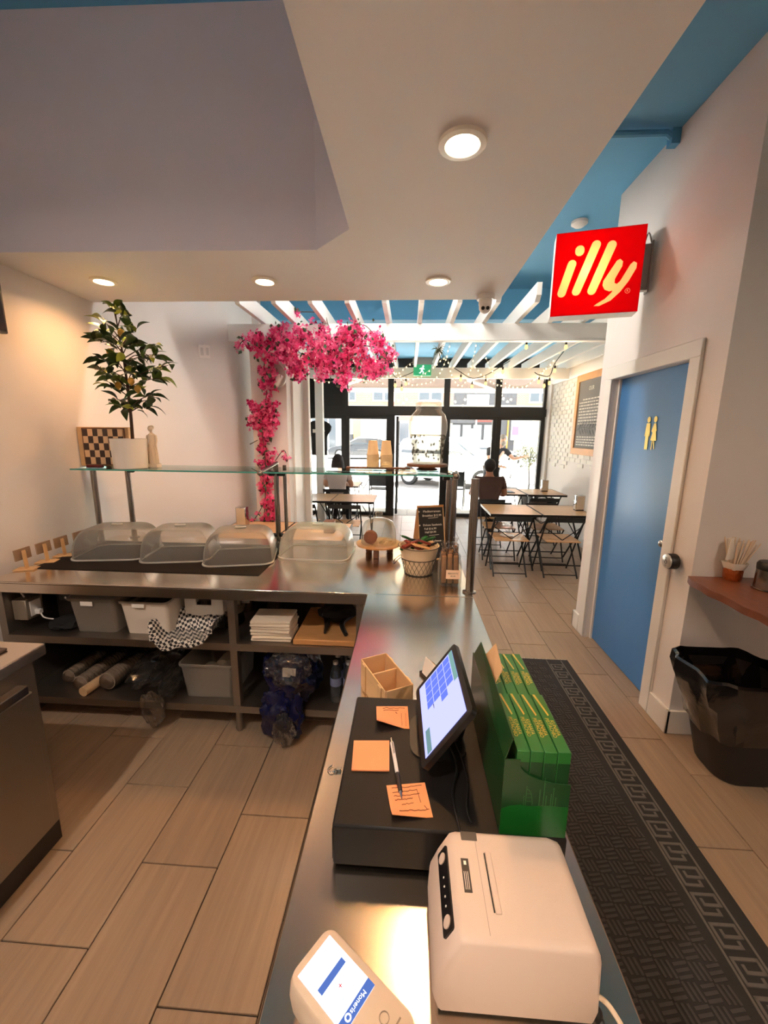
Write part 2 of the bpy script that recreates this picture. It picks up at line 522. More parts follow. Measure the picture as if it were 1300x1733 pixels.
# washroom door with casing
DOORB = mat('blue_door_paint', (66, 124, 182), 0.38, var=0.05, vscale=3)
GOLD = mat('gold_decal', (222, 190, 96), 0.3, 0.6)
b = B(); b.b2(XR + .055, XR + .095, 2.425, 3.295, 0.008, 2.112, .002)
door1 = struct('door_1', b, DOORB)
b = B(); hx = XR + .055
p = px(1122, 920, hx - .05)
b.cyl((hx, p.y, p.z), (hx - .012, p.y, p.z), .028); b.cyl((hx - .012, p.y, p.z), (hx - .04, p.y, p.z), .011); b.ball((hx - .055, p.y, p.z), .025, (0.8, 1, 1))
part('door_knob', b, CHROME, door1)
for u, fem in ((1096, 0), (1107, 1)):
    b = B(); c = px(u, 735, hx - .002)
    s = .010; M = frame((hx - .002, c.y, c.z - .1), (0, -1, 0), (0, 0, 1), (-1, 0, 0))
    disc = [(.018 * math.cos(a), .195 + .02 * math.sin(a)) for a in [2 * PI * i / 12 for i in range(12)]]
    b.prism(disc, 0, .002, M)
    if fem:
        b.prism([(-.010, .17), (.010, .17), (.028, .12), (.018, .12), (.034, .06), (-.03, .06), (-.015, .11), (-.03, .12)], 0, .002, M)
        b.prism([(-.012, .06), (-.002, .06), (-.008, 0), (-.014, 0)], 0, .002, M); b.prism([(.004, .06), (.014, .06), (.022, .005), (.016, .005)], 0, .002, M)
    else:
        b.prism([(-.02, .172), (.02, .172), (.03, .09), (.022, .085), (.018, .11), (.016, 0), (.002, 0), (0, .07), (-.002, 0), (-.016, 0), (-.018, .11), (-.022, .085), (-.03, .09)], 0, .002, M)
    part('figure_decal', b, GOLD, door1)
b = B()
for ya, yb, za, zb in ((2.335, 2.425, 0, 2.115), (3.295, 3.395, 0, 2.115), (2.335, 3.395, 2.112, 2.205)):
    b.b2(XR - .018, XR, ya, yb, za, zb, .004)
b.b2(XR, XR + .10, 2.42, 2.428, 0, 2.115); b.b2(XR, XR + .10, 3.292, 3.30, 0, 2.115); b.b2(XR, XR + .10, 2.42, 3.30, 2.112, 2.12)
b.b2(XR + .04, XR + .055, 3.27, 3.292, 0, 2.11)
struct('trim_door', b, PAINT_TRIM)
b = B(); b.b2(XR - .02, XR, 2.152, 2.334, 0, .15, .004); b.b2(XR - .02, 3.28, 2.152, 2.17, 0, .15, .004); b.b2(XR - .02, XR, 3.396, 3.52, 0, .15, .004); b.b2(XR - .02, XB, 3.5, 3.52, 0, .15, .004)
b.b2(XB - .016, XB, 3.55, YF - .1, 0, .12, .004)
struct('baseboard_right', b, PAINT_TRIM)
# pillar between counter area and dining room
b = B(); b.b2(-1.66, -1.285, 4.335, 4.93, 0, 2.585)
struct('wall_pillar', b, PAINT)
b = B(); b.b2(-1.284, -1.262, 4.50, 4.93, 0, 2.58); b.b2(-1.29, -1.20, 4.93, 5.02, 0, 2.58)
struct('trim_pillar', b, PAINT_TRIM)
b = B(); b.b2(-2.32, -1.93, 5.40, 5.499, 2.92, ZC)
struct('trim_bulkhead', b, PAINT)

# ---------------------------------------------------------------- storefront
def bay(name, x0, x1, z0, z1, fr=.045, infill=None):
    b = B()
    y0, y1 = YF - .04, YF + .05
    b.b2(x0, x0 + fr, y0, y1, z0, z1); b.b2(x1 - fr, x1, y0, y1, z0, z1)
    b.b2(x0 + fr, x1 - fr, y0, y1, z0, z0 + fr); b.b2(x0 + fr, x1 - fr, y0, y1, z1 - fr, z1)
    w = struct(name, b, BLACK_FRAME)
    b = B(); b.b2(x0 + fr, x1 - fr, YF - .004, YF + .004, z0 + fr, z1 - fr)
    part('pane', b, infill or GLASS, w)
    return w
XS = [-2.26, -1.27, -.36, .74, 1.735, 2.66]
BLK = mat('black_infill_panel', (16, 15, 15), .6)
for i, n in ((0, 1), (1, 2), (3, 3), (4, 4)):
    bay('window_%d' % n, XS[i] + .012, XS[i + 1] - .012, 0.0, 2.03, .07)
for i in range(5):
    bay('window_%d' % (5 + i), XS[i] + .012, XS[i + 1] - .012, 2.17, 2.93, .045, BLK if i == 0 else None)
b = B()
b.b2(XS[0], XS[5], YF - .06, YF + .06, 2.03, 2.17)
for xx in XS[1:5]: b.b2(xx - .012, xx + .012, YF - .05, YF + .055, 0, 2.93)
b.b2(XS[2] - .02, XS[2] + .085, YF - .06, YF + .06, 0, 2.05); b.b2(XS[3] - .085, XS[3] + .02, YF - .06, YF + .06, 0, 2.05)
b.b2(XS[0], XS[5], YF - .06, YF + .06, 2.93, 3.12)
struct('trim_storefront', b, BLACK_FRAME)
b = B(); b.b2(-2.32, XS[0], YF - .12, YF + .1, 0, 3.1); b.b2(XS[5], XB, YF - .25, YF + .1, 0, 3.1); b.b2(-2.45, 2.85, YF + .06, YF + .2, 2.95, 4.6)
struct('wall_front', b, PAINT)
# street door, swung open outwards
t = B(); lx = XS[2] + .11
for q in ((YF + .10, YF + .17, 0.01, 2.02), (YF + .99, YF + 1.06, .01, 2.02)): t.b2(lx, lx + .045, q[0], q[1], q[2], q[3])
t.b2(lx, lx + .045, YF + .17, YF + .99, .01, .12); t.b2(lx, lx + .045, YF + .17, YF + .99, 1.95, 2.02)
d2 = struct('door_2', t, BLACK_FRAME)
t = B(); t.b2(lx + .018, lx + .026, YF + .17, YF + .99, .12, 1.95); part('pane', t, GLASS, d2)
t = B(); t.tube([(lx + .045, YF + .9, .8), (lx + .09, YF + .9, .8), (lx + .09, YF + .9, 1.3), (lx + .045, YF + .9, 1.3)], .012); part('pull_handle', t, CHROME, d2)

# ---------------------------------------------------------------- outside ground
CONC = mat('pale_concrete', (186, 182, 174), 0.85, var=0.06, vscale=2, bump=0.1)
ASPH = mat('worn_asphalt', (112, 110, 108), 0.9, var=0.08, vscale=3, bump=0.1)
b = B(); b.b2(-30, 34, YF + .05, 12.6, -.3, -.03)
sw = struct('sidewalk', b, CONC)
for k in range(3):
    for q in range(-6, 7):
        bb = B(); bb.box((q * 1.5 + .75, YF + .75 + k * 1.42, -.024), (1.485, 1.405, .012), None, .004)
        part('paving_slab', bb, CONC, sw)
b = B(); b.b2(-45, 50, 12.6, 34, -.35, -.16); struct('road', b, ASPH)
b = B(); b.b2(-45, 50, 34, 38, -.3, -.03); struct('sidewalk_far', b, CONC)
# ================================================================== lamps on the soffit
LENS = emit('warm_lamp_lens', (255, 226, 176), 9.0)
RINGM = mat('downlight_ring', (236, 224, 206), 0.45)
def downlight(x, y, label, group='recessed downlights in the soffit', z=None, w=None, col=None):
    ZS = z or globals()['ZS']
    t = thing('recessed_downlight', label, 'downlight', (x, y, ZS), 0, group)
    b = B(); b.lathe([(.052, -.002), (.058, -.012), (.078, -.010), (.080, 0), (.052, 0)], (x, y, ZS), 28)
    part('trim_ring', b, RINGM, t)
    b = B(); b.lathe([(.0005, -.004), (.052, -.004), (.052, -.001), (.0005, -.001)], (x, y, ZS), 24)
    part('lens', b, LENS, t)
    l = bpy.data.lights.new('lamp_glow', 'AREA'); l.shape = 'DISK'; l.size = .10; l.energy = w or LAMP_W; l.color = col or LAMP_COL; l.spread = math.radians(150)
    o = bpy.data.objects.new('lamp_glow', l); COL.objects.link(o); o.parent = t; o.location = (0, 0, -.016)
    return t
for (u, v), lb in (((783, 241), 'largest recessed downlight, nearest the camera above the cash counter'),
                   ((742, 475), 'recessed downlight near the soffit edge, left of the camera dome'),
                   ((448, 475), 'recessed downlight in the middle of the soffit front edge'),
                   ((175, 475), 'recessed downlight at the left wall above the potted tree')):
    q = pz(u, v, ZS)
    downlight(q.x, q.y, lb)
for yy, nm in ((-.55, 'nearer'), (-1.8, 'farther')):  # unseen fill lamps added behind the camera for the near counter
    downlight(.16, yy, 'added fill downlight in the soffit behind the camera, the %s one' % nm, w=1.0)

downlight(-1.35, -.6, 'added fill downlight above the kitchen aisle behind the camera', z=3.72, w=16, col=(1, .86, .74))  # unseen fill lamp added to lift the soffit recess
for xx, yy, nm in ((1.9, -.5, 'nearer'), (1.9, -2.0, 'farther')):  # unseen fill lamps added to brighten the right-hand walls and floor
    downlight(xx, yy, 'added fill downlight above the customer aisle behind the camera, the %s one' % nm, z=ZC, w=6, col=(1, .80, .62))
# added linear fill lamp, hidden in the slot between soffit and pergola, lifting mid-room
t = thing('linear_fill_lamp', 'added long fill lamp hidden on the blue ceiling behind the soffit edge', 'fill lamp', (-.10, 3.40, ZC - .05))
b = B(); b.b2(-.85, .65, 3.35, 3.45, ZC - .035, ZC, .004); part('housing', b, WHITEP, t)
b = B(); b.b2(-.83, .63, 3.36, 3.44, ZC - .045, ZC - .036, .002); part('diffuser', b, emit('fill_diffuser', (255, 244, 228), 3.0), t)
l = bpy.data.lights.new('lamp_glow', 'AREA'); l.shape = 'RECTANGLE'; l.size = 1.42; l.size_y = .08; l.energy = 12; l.color = (1, .93, .84)
o = bpy.data.objects.new('lamp_glow', l); COL.objects.link(o); o.parent = t; o.location = (0, 0, -.0)
# blue conduit under the ceiling
q = pz(1035, 226, ZC - .02)
b = B(); b.tube([(SX - .01, q.y, ZC - .025), (1.46, q.y, ZC - .025), (1.53, q.y + .03, ZC - .05)], .018, 8)
b.box((1.515, q.y + .02, ZC - .04), (.05, .05, .08))
single('ceiling_conduit', b, BLUE_CEIL, 'blue painted conduit pipe running under the blue ceiling', 'pipe')
# smoke detector
q = pz(977, 380, ZC); x0, y0 = q.x, q.y - .05
b = B(); b.lathe([(.001, -.04), (.04, -.038), (.055, -.025), (.065, -.02), (.066, 0), (.001, 0)], (x0, y0, ZC), 24)
single('smoke_detector', b, WHITEP, 'round white smoke detector on the blue ceiling above the red sign', 'smoke detector')
# dome camera at the soffit corner
q = pz(822, 500, ZS)
t = thing('security_camera', 'white dome security camera at the corner of the soffit', 'camera', (q.x, q.y, ZS))
b = B(); b.lathe([(.001, -.03), (.058, -.03), (.062, -.02), (.062, 0), (.001, 0)], q, 24); part('mount_plate', b, WHITEP, t)
b = B(); b.lathe([(.045, -.03), (.046, -.055), (.040, -.075)], q, 24, cap0=True, cap1=True); part('collar', b, WHITEP, t)
b = B(); cc = Vector((q.x, q.y - .004, q.z - .078)); b.ball(cc, .042, n=18); bd = part('eyeball', b, WHITEP, t)
dirv = Vector((-.10, -.95, -.35)).normalized(); sd = dirv.cross(Vector((0, 0, 1))).normalized()
for sg in (-1, 1):
    b = B(); e = cc + dirv * .036 + sd * sg * .016; b.cyl(e, e + dirv * .010, .012, n=14); part('lens', b, BLACKP, bd)

# ================================================================== lit box sign
SRED = translucent('red_sign_acrylic', (205, 8, 14), .10)
SLET = translucent('cream_sign_acrylic', (255, 206, 150), .10)
SBOX = mat('sign_box_white', (236, 230, 222), .5)
sw_, sh_, sd_ = .525, .505, .13
sc = Vector((1.213, 3.02, 2.735))
sg = thing('box_sign', 'red illuminated box sign with cream lettering, hung on the washroom wall', 'sign', (sc.x, sc.y, sc.z - sh_ / 2), math.radians(-13))
SM = WM[sg.name] @ Matrix.Translation((0, 0, sh_ / 2))
b = B()
def ring_box(b, w, h, d, th):
    b.box((0, 0, h / 2 - th / 2), (w, d, th)); b.box((0, 0, -h / 2 + th / 2), (w, d, th))
    b.box((w / 2 - th / 2, 0, 0), (th, d, h - 2 * th)); b.box((-w / 2 + th / 2, 0, 0), (th, d, h - 2 * th))
ring_box(b, sw_, sh_, sd_, .006)
b.box((0, sd_ / 2 - .004, 0), (sw_ - .013, .004, sh_ - .013))
bmesh.ops.translate(b.bm, vec=(0, 0, sh_ / 2), verts=b.bm.verts)
part('case', b, SBOX, sg, local=True)
# letter strokes in sign coordinates (0..1), y up, from the photograph
def capsule(p0, p1, r, r1=None, n=7):
    p0, p1 = Vector(p0), Vector(p1); d = (p1 - p0).normalized(); a = math.atan2(d.y, d.x); r1 = r1 or r
    pts = [(p0.x + r * math.cos(a + PI / 2 + PI * i / n), p0.y + r * math.sin(a + PI / 2 + PI * i / n)) for i in range(n + 1)]
    pts += [(p1.x + r1 * math.cos(a - PI / 2 + PI * i / n), p1.y + r1 * math.sin(a - PI / 2 + PI * i / n)) for i in range(n + 1)]
    return pts
def zs(x, y):   # zoom pixels on the sign face -> unit square
    u, v = x, y
    tl, tr, bl, br = Vector((150, 185)), Vector((612, 142)), Vector((117, 630)), Vector((563, 606))
    s, t = .5, .5
    for _ in range(12):
        P = tl * (1 - s) * (1 - t) + tr * s * (1 - t) + bl * (1 - s) * t + br * s * t
        ds = (tr - tl) * (1 - t) + (br - bl) * t; dt = (bl - tl) * (1 - s) + (br - tr) * s
        e = Vector((u, v)) - P; det = ds.x * dt.y - ds.y * dt.x
        s += (e.x * dt.y - e.y * dt.x) / det; t += (ds.x * e.y - ds.y * e.x) / det
    return (s, 1 - t)
strokes = [capsule(zs(272, 280), zs(272.5, 270), .052),
           capsule(zs(178, 502), zs(232, 345), .050),
           capsule(zs(255, 493), zs(357, 245), .050, .052),
           capsule(zs(335, 490), zs(436, 248), .050, .052)]
ystem = [zs(x, y) for x, y in ((462, 330), (478, 322), (492, 335), (488, 360), (452, 428), (450, 450), (462, 455), (478, 440), (528, 352), (545, 336), (560, 345), (557, 372), (520, 440),
                                (478, 498), (430, 545), (372, 574), (345, 574), (360, 562), (402, 535), (436, 500), (440, 490), (424, 495), (400, 485), (390, 462), (394, 438))]
strokes.append(ystem)
def to_face(p, inset=.0): return ((p[0] - .5) * sw_, (p[1] - .5) * sh_)
def curve_face(name, outlines, mats, parent, y, th=.0012):
    cu = bpy.data.curves.new('c', 'CURVE'); cu.dimensions = '2D'; cu.fill_mode = 'BOTH'; cu.extrude = th
    for pts in outlines:
        sp = cu.splines.new('POLY'); sp.points.add(len(pts) - 1); sp.use_cyclic_u = True
        for q, pnt in zip(pts, sp.points): pnt.co = (q[0], q[1], 0, 1)
    o = bpy.data.objects.new('c', cu); me = o.to_mesh()
    b = B(); b.bm.from_mesh(me); o.to_mesh_clear(); bpy.data.objects.remove(o); bpy.data.curves.remove(cu)
    M = Matrix(((1, 0, 0, 0), (0, 0, -1, y), (0, 1, 0, sh_ / 2), (0, 0, 0, 1)))
    bmesh.ops.transform(b.bm, matrix=M, verts=b.bm.verts)
    return part(name, b, mats, parent, local=True, recalc=False)
fs = [[to_face(p) for p in st] for st in strokes]
w2, h2 = sw_ / 2, sh_ / 2
curve_face('red_face', [[(-w2, -h2), (w2, -h2), (w2, h2), (-w2, h2)]] + fs, SRED, sg, -sd_ / 2 - .001)
for st in fs:
    curve_face('letter_stroke', [st], SLET, sg, -sd_ / 2 - .001)
b = B(); rp = zs(514, 493); M = Matrix.Translation((to_face(rp)[0], -sd_ / 2 - .003, sh_ / 2 + to_face(rp)[1])) @ Matrix.Rotation(PI / 2, 4, 'X')
b.text('R', .020, M, .0003); b.rings([[M @ Vector((r * math.cos(a), r * math.sin(a), 0)) for a in [2 * PI * i / 20 for i in range(20)]] for r in (.013, .0155)], True, False, False)
part('registered_mark', b, SLET, sg, local=True)
b = B(); b.ball((.0, 0, sh_ / 2), .028, n=12); part('bulb', b, emit('sign_bulb', (255, 214, 120), 4), sg, local=True)
l = bpy.data.lights.new('sign_glow', 'POINT'); l.energy = 1.1; l.color = (1, .8, .5); l.shadow_soft_size = .04
o = bpy.data.objects.new('sign_glow', l); COL.objects.link(o); o.parent = sg; o.location = (-.05, -.0, sh_ / 2 + .01)
b = B(); b.box((w2 + .025, .0, sh_ / 2 + .02), (.05, .045, .27)); b.box((w2 + .052, 0, sh_ / 2 + .02), (.008, .07, .30))
for zz in (.13, -.09): b.cyl((w2 + .02, -.024, sh_ / 2 + zz), (w2 + .02, -.03, sh_ / 2 + zz), .006, n=8)
b.tube([(w2 + .005, -.02, sh_ / 2 + .16), (w2 + .02, -.03, sh_ / 2 + .215), (w2 + .045, -.02, sh_ / 2 + .16)], .004, 6, 4)
part('wall_bracket', b, STEEL_D, sg, local=True)

# ================================================================== pergola
pg = thing('pergola', 'white timber pergola of beams and rafters over the dining room', 'pergola', (.3, 5.7, 2.6))
b = B(); b.b2(-1.848, XB - .07, 4.27, 4.315, 2.605, 2.755, .004); part('beam', b, PERGOLA, pg)
b = B(); b.b2(-1.848, XB - .07, 4.255, 4.33, 2.590, 2.606, .002); part('beam_lip', b, PERGOLA, pg)
b = B(); b.b2(-2.1, XB - .07, 7.15, 7.20, 2.60, 2.775, .004); part('beam', b, PERGOLA, pg)
b = B(); b.prism([(3.60, 2.80), (3.64, 2.757), (7.55, 2.757), (7.55, 2.895), (3.60, 2.895)], -.02, .02, Matrix(((0, 0, 1, 0), (1, 0, 0, 0), (0, 1, 0, 0), (0, 0, 0, 1))))
r0 = mk('rafter', b, PERGOLA, pg)
for k in range(14):
    o = r0 if k == 0 else r0.copy()
    if k: COL.objects.link(o)
    o.location = Vector((-1.475 + .3125 * k, 0, 0)) - Vector((.3, 5.7, 2.6))
bmesh_fix = r0.data
bmesh_fix.transform(Matrix.Translation((.3, 5.7, 2.6)))
q = py(542, 760, 7.17)
b = B(); b.b2(q.x - .065, q.x + .065, 7.11, 7.24, 0, 2.60, .004); part('post', b, PERGOLA, pg)

# ================================================================== wall TV at the left margin
t = thing('wall_screen', 'dark wall-mounted screen cut by the left edge of the photo', 'screen', (XL, 1.9, 2.23))
b = B(); b.b2(XL + .002, XL + .045, 1.5, 2.40, 2.24, 2.70, .006); part('casing', b, BLACKP, t)
b = B(); b.b2(XL + .045, XL + .047, 1.515, 2.385, 2.255, 2.685); part('panel', b, mat('dark_screen', (12, 12, 14), .15), t)
# switch plates
_A, _N = Vector((XL, 3.17, 0)), Vector((1.08, -.55, 0)).normalized()
def on_slant(u, v):
    r = ray(u, v); return Vector((0, 0, HCAM)) + r * ((_A - Vector((0, 0, 0))).dot(_N) / r.dot(_N))
for k, u in enumerate((341, 350)):
    q = on_slant(u, 595); al = Vector((.55, 1.08, 0)).normalized()
    MW = frame((q.x, q.y, q.z), al, (0, 0, 1), _N)
    t = thing('switch_plate', ('blank white plate on the left wall, nearer the potted tree', 'white plate on the left wall, nearer the flowering pillar')[k], 'wall plate', q - Vector((0, 0, .06)), 0, 'wall plates')
    b = B(); b.prism(rrect(.062, .12, .004, 2), .0005, .007, MW); part('plate', b, WHITEP, t)
    b = B(); b.prism(rrect(.03, .07, .002, 1), .007, .010, MW); part('insert', b, mat('plate_insert', (208, 202, 198), .4), t)
ORD = ['first', 'second', 'third', 'fourth', 'fifth', 'sixth', 'seventh', 'eighth', 'ninth', 'tenth', 'eleventh', 'twelfth', 'thirteenth']
# ================================================================== counters
t = thing('prep_counter', 'long stainless steel prep counter with two open shelves', 'counter', (-.97, 2.45, 0))
b = B(); b.b2(-2.28, .350, 1.965, 2.98, CT - .012, CT, .003); b.b2(-2.28, .350, 1.965, 1.985, CT - .062, CT - .012); b.b2(-2.28, .35, 2.96, 2.98, CT - .06, CT - .012)
part('worktop', b, STEEL, t)
for z0, nm in ((.52, 'upper_shelf'), (.135, 'lower_shelf')):
    b = B(); b.b2(-2.24, -.20, 1.99, 2.93, z0 + .028, z0 + .034); b.b2(-2.24, -.20, 1.985, 1.99, z0 - .008, z0 + .034); part(nm, b, STEEL_D, t)
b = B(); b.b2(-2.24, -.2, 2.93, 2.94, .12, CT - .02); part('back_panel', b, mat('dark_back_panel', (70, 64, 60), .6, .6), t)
b = B(); b.b2(-2.278, -2.235, 1.99, 2.93, .0, CT - .013); part('end_panel', b, STEEL_D, t)
for xx, yy in ((-.935, 2.008), (-.935, 2.88), (-.235, 2.008), (-.235, 2.88)):
    b = B(); b.box((xx, yy, .52), (.04, .04, .70)); b.cyl((xx, yy, .02), (xx, yy, .18), .019); b.lathe([(.001, 0), (.016, 0), (.024, .02), (.02, .06)], (xx, yy, 0), 14); part('leg', b, STEEL_D, t)
t = thing('cash_counter', 'narrow stainless steel cash counter running towards the camera', 'counter', (.08, .7, 0))
b = B(); b.b2(-.195, .352, -1.2, 1.963, CT - .012, CT, .004); b.b2(-.195, -.18, -1.2, 1.963, CT - .05, CT - .012); b.b2(.337, .352, -1.2, 1.963, CT - .05, CT - .012)
part('worktop', b, STEEL, t)
b = B(); b.b2(-.12, .32, -1.2, 1.96, .0, CT - .012); part('body', b, STEEL_D, t)
q = pz(568, 1306, CT)
b = B(); b.lathe([(.004, 0), (.006, .001), (.006, .004), (.004, .005)], (q.x, q.y, CT), 14); b.tube([(q.x, q.y, CT + .004), (q.x - .012, q.y - .006, CT + .004), (q.x - .02, q.y + .004, CT + .003), (q.x - .01, q.y + .016, CT + .003)], .0015, 6, 4)
b.box((q.x + .008, q.y + .004, CT + .004), (.012, .010, .007), None, .001)
single('metal_clip', b, CHROME, 'tiny metal clip with a wire loop on the cash counter edge', 'clip')
# undercounter fridge at the left edge
q = pz(77, 1088, CT)
fx, fy = q.x, q.y
t = thing('worktop_fridge', 'steel undercounter fridge with a worktop at the left edge', 'fridge', (fx - .35, fy - .5, 0))
b = B(); b.b2(XL + .05, fx, -.6, fy, CT - .045, CT, .004); part('worktop', b, STEEL, t)
b = B(); b.b2(XL + .05, fx - .035, -.6, fy - .03, .09, CT - .045); part('cabinet', b, STEEL_D, t)
b = B(); b.b2(fx - .034, fx - .005, .35, fy - .075, .12, CT - .155, .006); dr = part('door', b, STEEL_D, t)
b = B(); b.b2(fx - .034, fx + .008, .35, fy - .10, CT - .150, CT - .115, .004); part('handle', b, TUBE, dr)
b = B(); b.b2(fx - .05, fx - .036, .2, fy - .03, 0.0, .10); part('kick_plate', b, BLACKP, t)
b = B(); q2 = pz(-5, 1104, CT); b.b2(-1.72, -1.487, 1.03, 1.31, CT + .0005, CT + .010, .003)
single('cutting_mat', b, mat('brown_mat', (70, 52, 42), .6), 'dark brown pad lying on the fridge worktop', 'pad')

# ---------------------------------------------------------------- on the prep counter
b = B(); b.b2(-2.23, -.845, 2.175, 2.80, CT + .0005, CT + .004, .001)
single('rubber_mat', b, mat('dark_rubber', (40, 35, 32), .9, spec=.1, bump=.2, bscale=300), 'dark rubber mat under the plastic food covers', 'mat')
def food_cover(cx, cy, rz, w, d, h, label, z0):
    t = thing('food_cover', label, 'food cover', (cx, cy, z0), rz, 'plastic food covers')
    b = B(); rr = []
    base = rrect(w, d, .07, 6)
    for i in range(11):
        a = PI / 2 * i / 10
        s1 = .50 + .50 * math.cos(a) ** .75; z = h * math.sin(a) ** .9
        sx_, sy_ = (s1 if i else 1), (.42 + .58 * math.cos(a) ** .75 if i else 1)
        rr.append([Vector((x * sx_, y * sy_, z + .006)) for x, y in base])
    b.rings(rr, True, False, True)
    part('dome', b, FROST, t, local=True, smooth=60)
    b = B(); b.rings([[Vector((x * k, y * k, z)) for x, y in base] for k, z in ((1.0, 0.0015), (1.03, .0015), (1.035, .006), (1.03, .010), (1.0, .010), (1.0, .0015))], True, False, False)
    part('rim', b, thin('rim_plastic', (240, 236, 228), opac=.75, body=(244, 240, 232), rough=.3), t, local=True)
    b = B(); b.box((0, 0, h + .012), (.07, .022, .012), None, .004); part('handle', b, thin('rim_plastic'), t, local=True)
    return t
ZM = CT + .0042
food_cover(-1.925, 2.52, math.radians(9), .44, .37, .185, 'clear plastic food cover at the left end, nearest the potted tree', ZM)
food_cover(-1.49, 2.52, math.radians(11), .42, .37, .19, 'clear plastic food cover, second from the left on the rubber mat', ZM)
food_cover(-1.075, 2.50, math.radians(13), .42, .38, .19, 'clear plastic food cover at the right end of the rubber mat', ZM)
food_cover(-.605, 2.66, math.radians(-2), .47, .36, .19, 'clear plastic food cover on bare steel left of the cake stand', CT + .0002)
# little wooden clip stands along the wall
for k, (u, v, uu, vv) in enumerate(((44, 962, 40, 930), (74, 952, 70, 917), (100, 945, 98, 908), (121, 928, 122, 900))):
    y0 = (2.16, 2.30, 2.43, 2.58)[k]; x0 = -2.252
    t = thing('card_stand', ('first', 'second', 'third', 'last')[k] + ' wooden card stand from the camera along the left wall', 'card stand', (x0, y0, CT), 0, 'wooden card stands')
    b = B(); b.box((x0 + .012, y0, CT + .004), (.11, .07, .007), (0, 0, .25), .002); part('base', b, WOOD_PALE, t)
    b = B(); b.box((x0 + .012, y0, CT + .062), (.008, .022, .11), (0, -.06, 0), .001); part('clip_post', b, WOOD_PALE, t)
    b = B(); b.box((x0 - .004, y0 + .004, CT + .094), (.008, .105, .066), (0, -.06, .02), .001); part('slate', b, mat('worn_wood_slate', (150, 122, 96), .7, var=.2, vscale=30), t)

# cake stand with glass dome
cx, cy = -.185, 2.66
t = thing('cake_stand', 'round wooden cake stand on short legs', 'cake stand', (cx, cy, CT))
b = B(); b.lathe([(.001, .066), (.13, .064), (.150, .072), (.153, .082), (.145, .082), (.13, .078), (.001, .078)], (cx, cy, CT), 36); part('plate', b, WOOD_BOARD, t)
for a in (.6, 2.5, 4.6):
    b = B(); b.box((cx + .09 * math.cos(a), cy + .09 * math.sin(a), CT + .033), (.035, .035, .066), (0, 0, a), .004); part('leg', b, WOOD_DARK, t)
t = thing('glass_cloche', 'clear glass bell with a knob over the cake stand', 'cloche', (cx, cy, CT + .0825))
b = B(); b.lathe([(.118, 0), (.120, .004), (.118, .06), (.112, .11), (.095, .145), (.06, .165), (.014, .173)], (cx, cy, CT + .0825), 32, cap1=True); part('bell', b, CLEAR, t)
b = B(); b.lathe([(.012, .172), (.010, .18), (.022, .19), (.026, .203), (.018, .216), (.001, .219)], (cx, cy, CT + .0825), 18); part('knob', b, CLEAR, t)
b = B(); b.cyl((cx - .055, cy - .045, CT + .126), (cx - .052, cy - .015, CT + .132), .045, n=24)
single('cookie', b, mat('cookie_brown', (146, 84, 54), .8, var=.25, vscale=40, bump=.4, bscale=60), 'reddish brown cookie standing on edge under the glass bell', 'cookie')
b = B()
for k in range(60):
    a, r = random.uniform(0, 6.28), random.uniform(.0, .095)
    b.box((cx + .02 + r * math.cos(a), cy + r * math.sin(a), CT + .081), (random.uniform(.004, .010), random.uniform(.004, .008), .004), (0, 0, a))
single('crumbs', b, mat('crumbs', (206, 168, 118), .8), 'scattered crumbs on the wooden cake stand', 'crumbs', kind='stuff')

# A-frame chalkboard
q0 = Vector((.155, 2.66, CT)); ax = Vector((.95, .31, 0)).normalized(); back = Vector((-.31, .95, 0)).normalized()
t = thing('chalkboard_sign', 'small A-frame chalkboard menu standing behind the snack basket', 'chalkboard', q0)
bw, bh = .185, .36
lean = Vector((0, 0, 1)) * math.cos(.24) + back * math.sin(.24)
nrm = ax.cross(lean).normalized()
o0 = q0 - back * .085
MF = frame(o0, ax, lean, nrm)
b = B(); b.prism([(-bw / 2, 0), (bw / 2, 0), (bw / 2, bh), (-bw / 2, bh)], -.008, 0, MF); part('front_frame', b, WOOD_PALE, t)
b = B(); b.prism([(-bw / 2 + .006, .006), (bw / 2 - .006, .006), (bw / 2 - .006, bh - .002), (-bw / 2 + .006, bh - .002)], .0005, .002, MF); cb = part('slate', b, mat('chalkboard_black', (26, 24, 24), .7, var=.2, vscale=20), t)
o1 = q0 + back * .085; lean2 = Vector((0, 0, 1)) * math.cos(.24) - back * math.sin(.24)
b = B(); b.prism([(-bw / 2, 0), (bw / 2, 0), (bw / 2, bh), (-bw / 2, bh)], 0, .008, frame(o1, ax, lean2)); part('rear_board', b, WOOD_BOARD, t)
sv = [o0 - ax * bw / 2 + lean * .01, o1 - ax * bw / 2 + lean2 * .01, o1 - ax * bw / 2 + lean2 * (bh - .004), o0 - ax * bw / 2 + lean * (bh - .004)]
b = B(); b.rings([[p for p in sv], [p + ax * .003 for p in sv]]); part('side_panel', b, WOOD_BOARD, t)
CHALK = mat('chalk', (232, 226, 216), .9)
for i, (tx, s, yy, xx) in enumerate((('Mediterranean', .021, .318, .008), ('Breakfast $15.99', .020, .29, .008), ('Deluxe Sandwich', .019, .228, .008), ('Full $16.99', .019, .203, -.008), ('Half $9.99', .019, .180, -.008), ('Grilled cheese', .019, .122, .010), ('$9.99', .019, .10, -.01))):
    b = B(); b.text(tx, s, MF @ Matrix.Translation((xx, yy, .0022)), .0003); part('chalk_line', b, CHALK, cb)
b = B()
for yy in (.318, .228, .122): b.prism([(-.082 + .005 * math.cos(a), yy + .005 * math.sin(a)) for a in [2 * PI * i / 8 for i in range(8)]], .0022, .0028, MF)
for yy in (.272, .158): b.prism([(-.02, yy), (.05, yy + .003), (.05, yy + .005), (-.02, yy + .002)], .0022, .0027, MF)
part('chalk_marks', b, CHALK, cb)

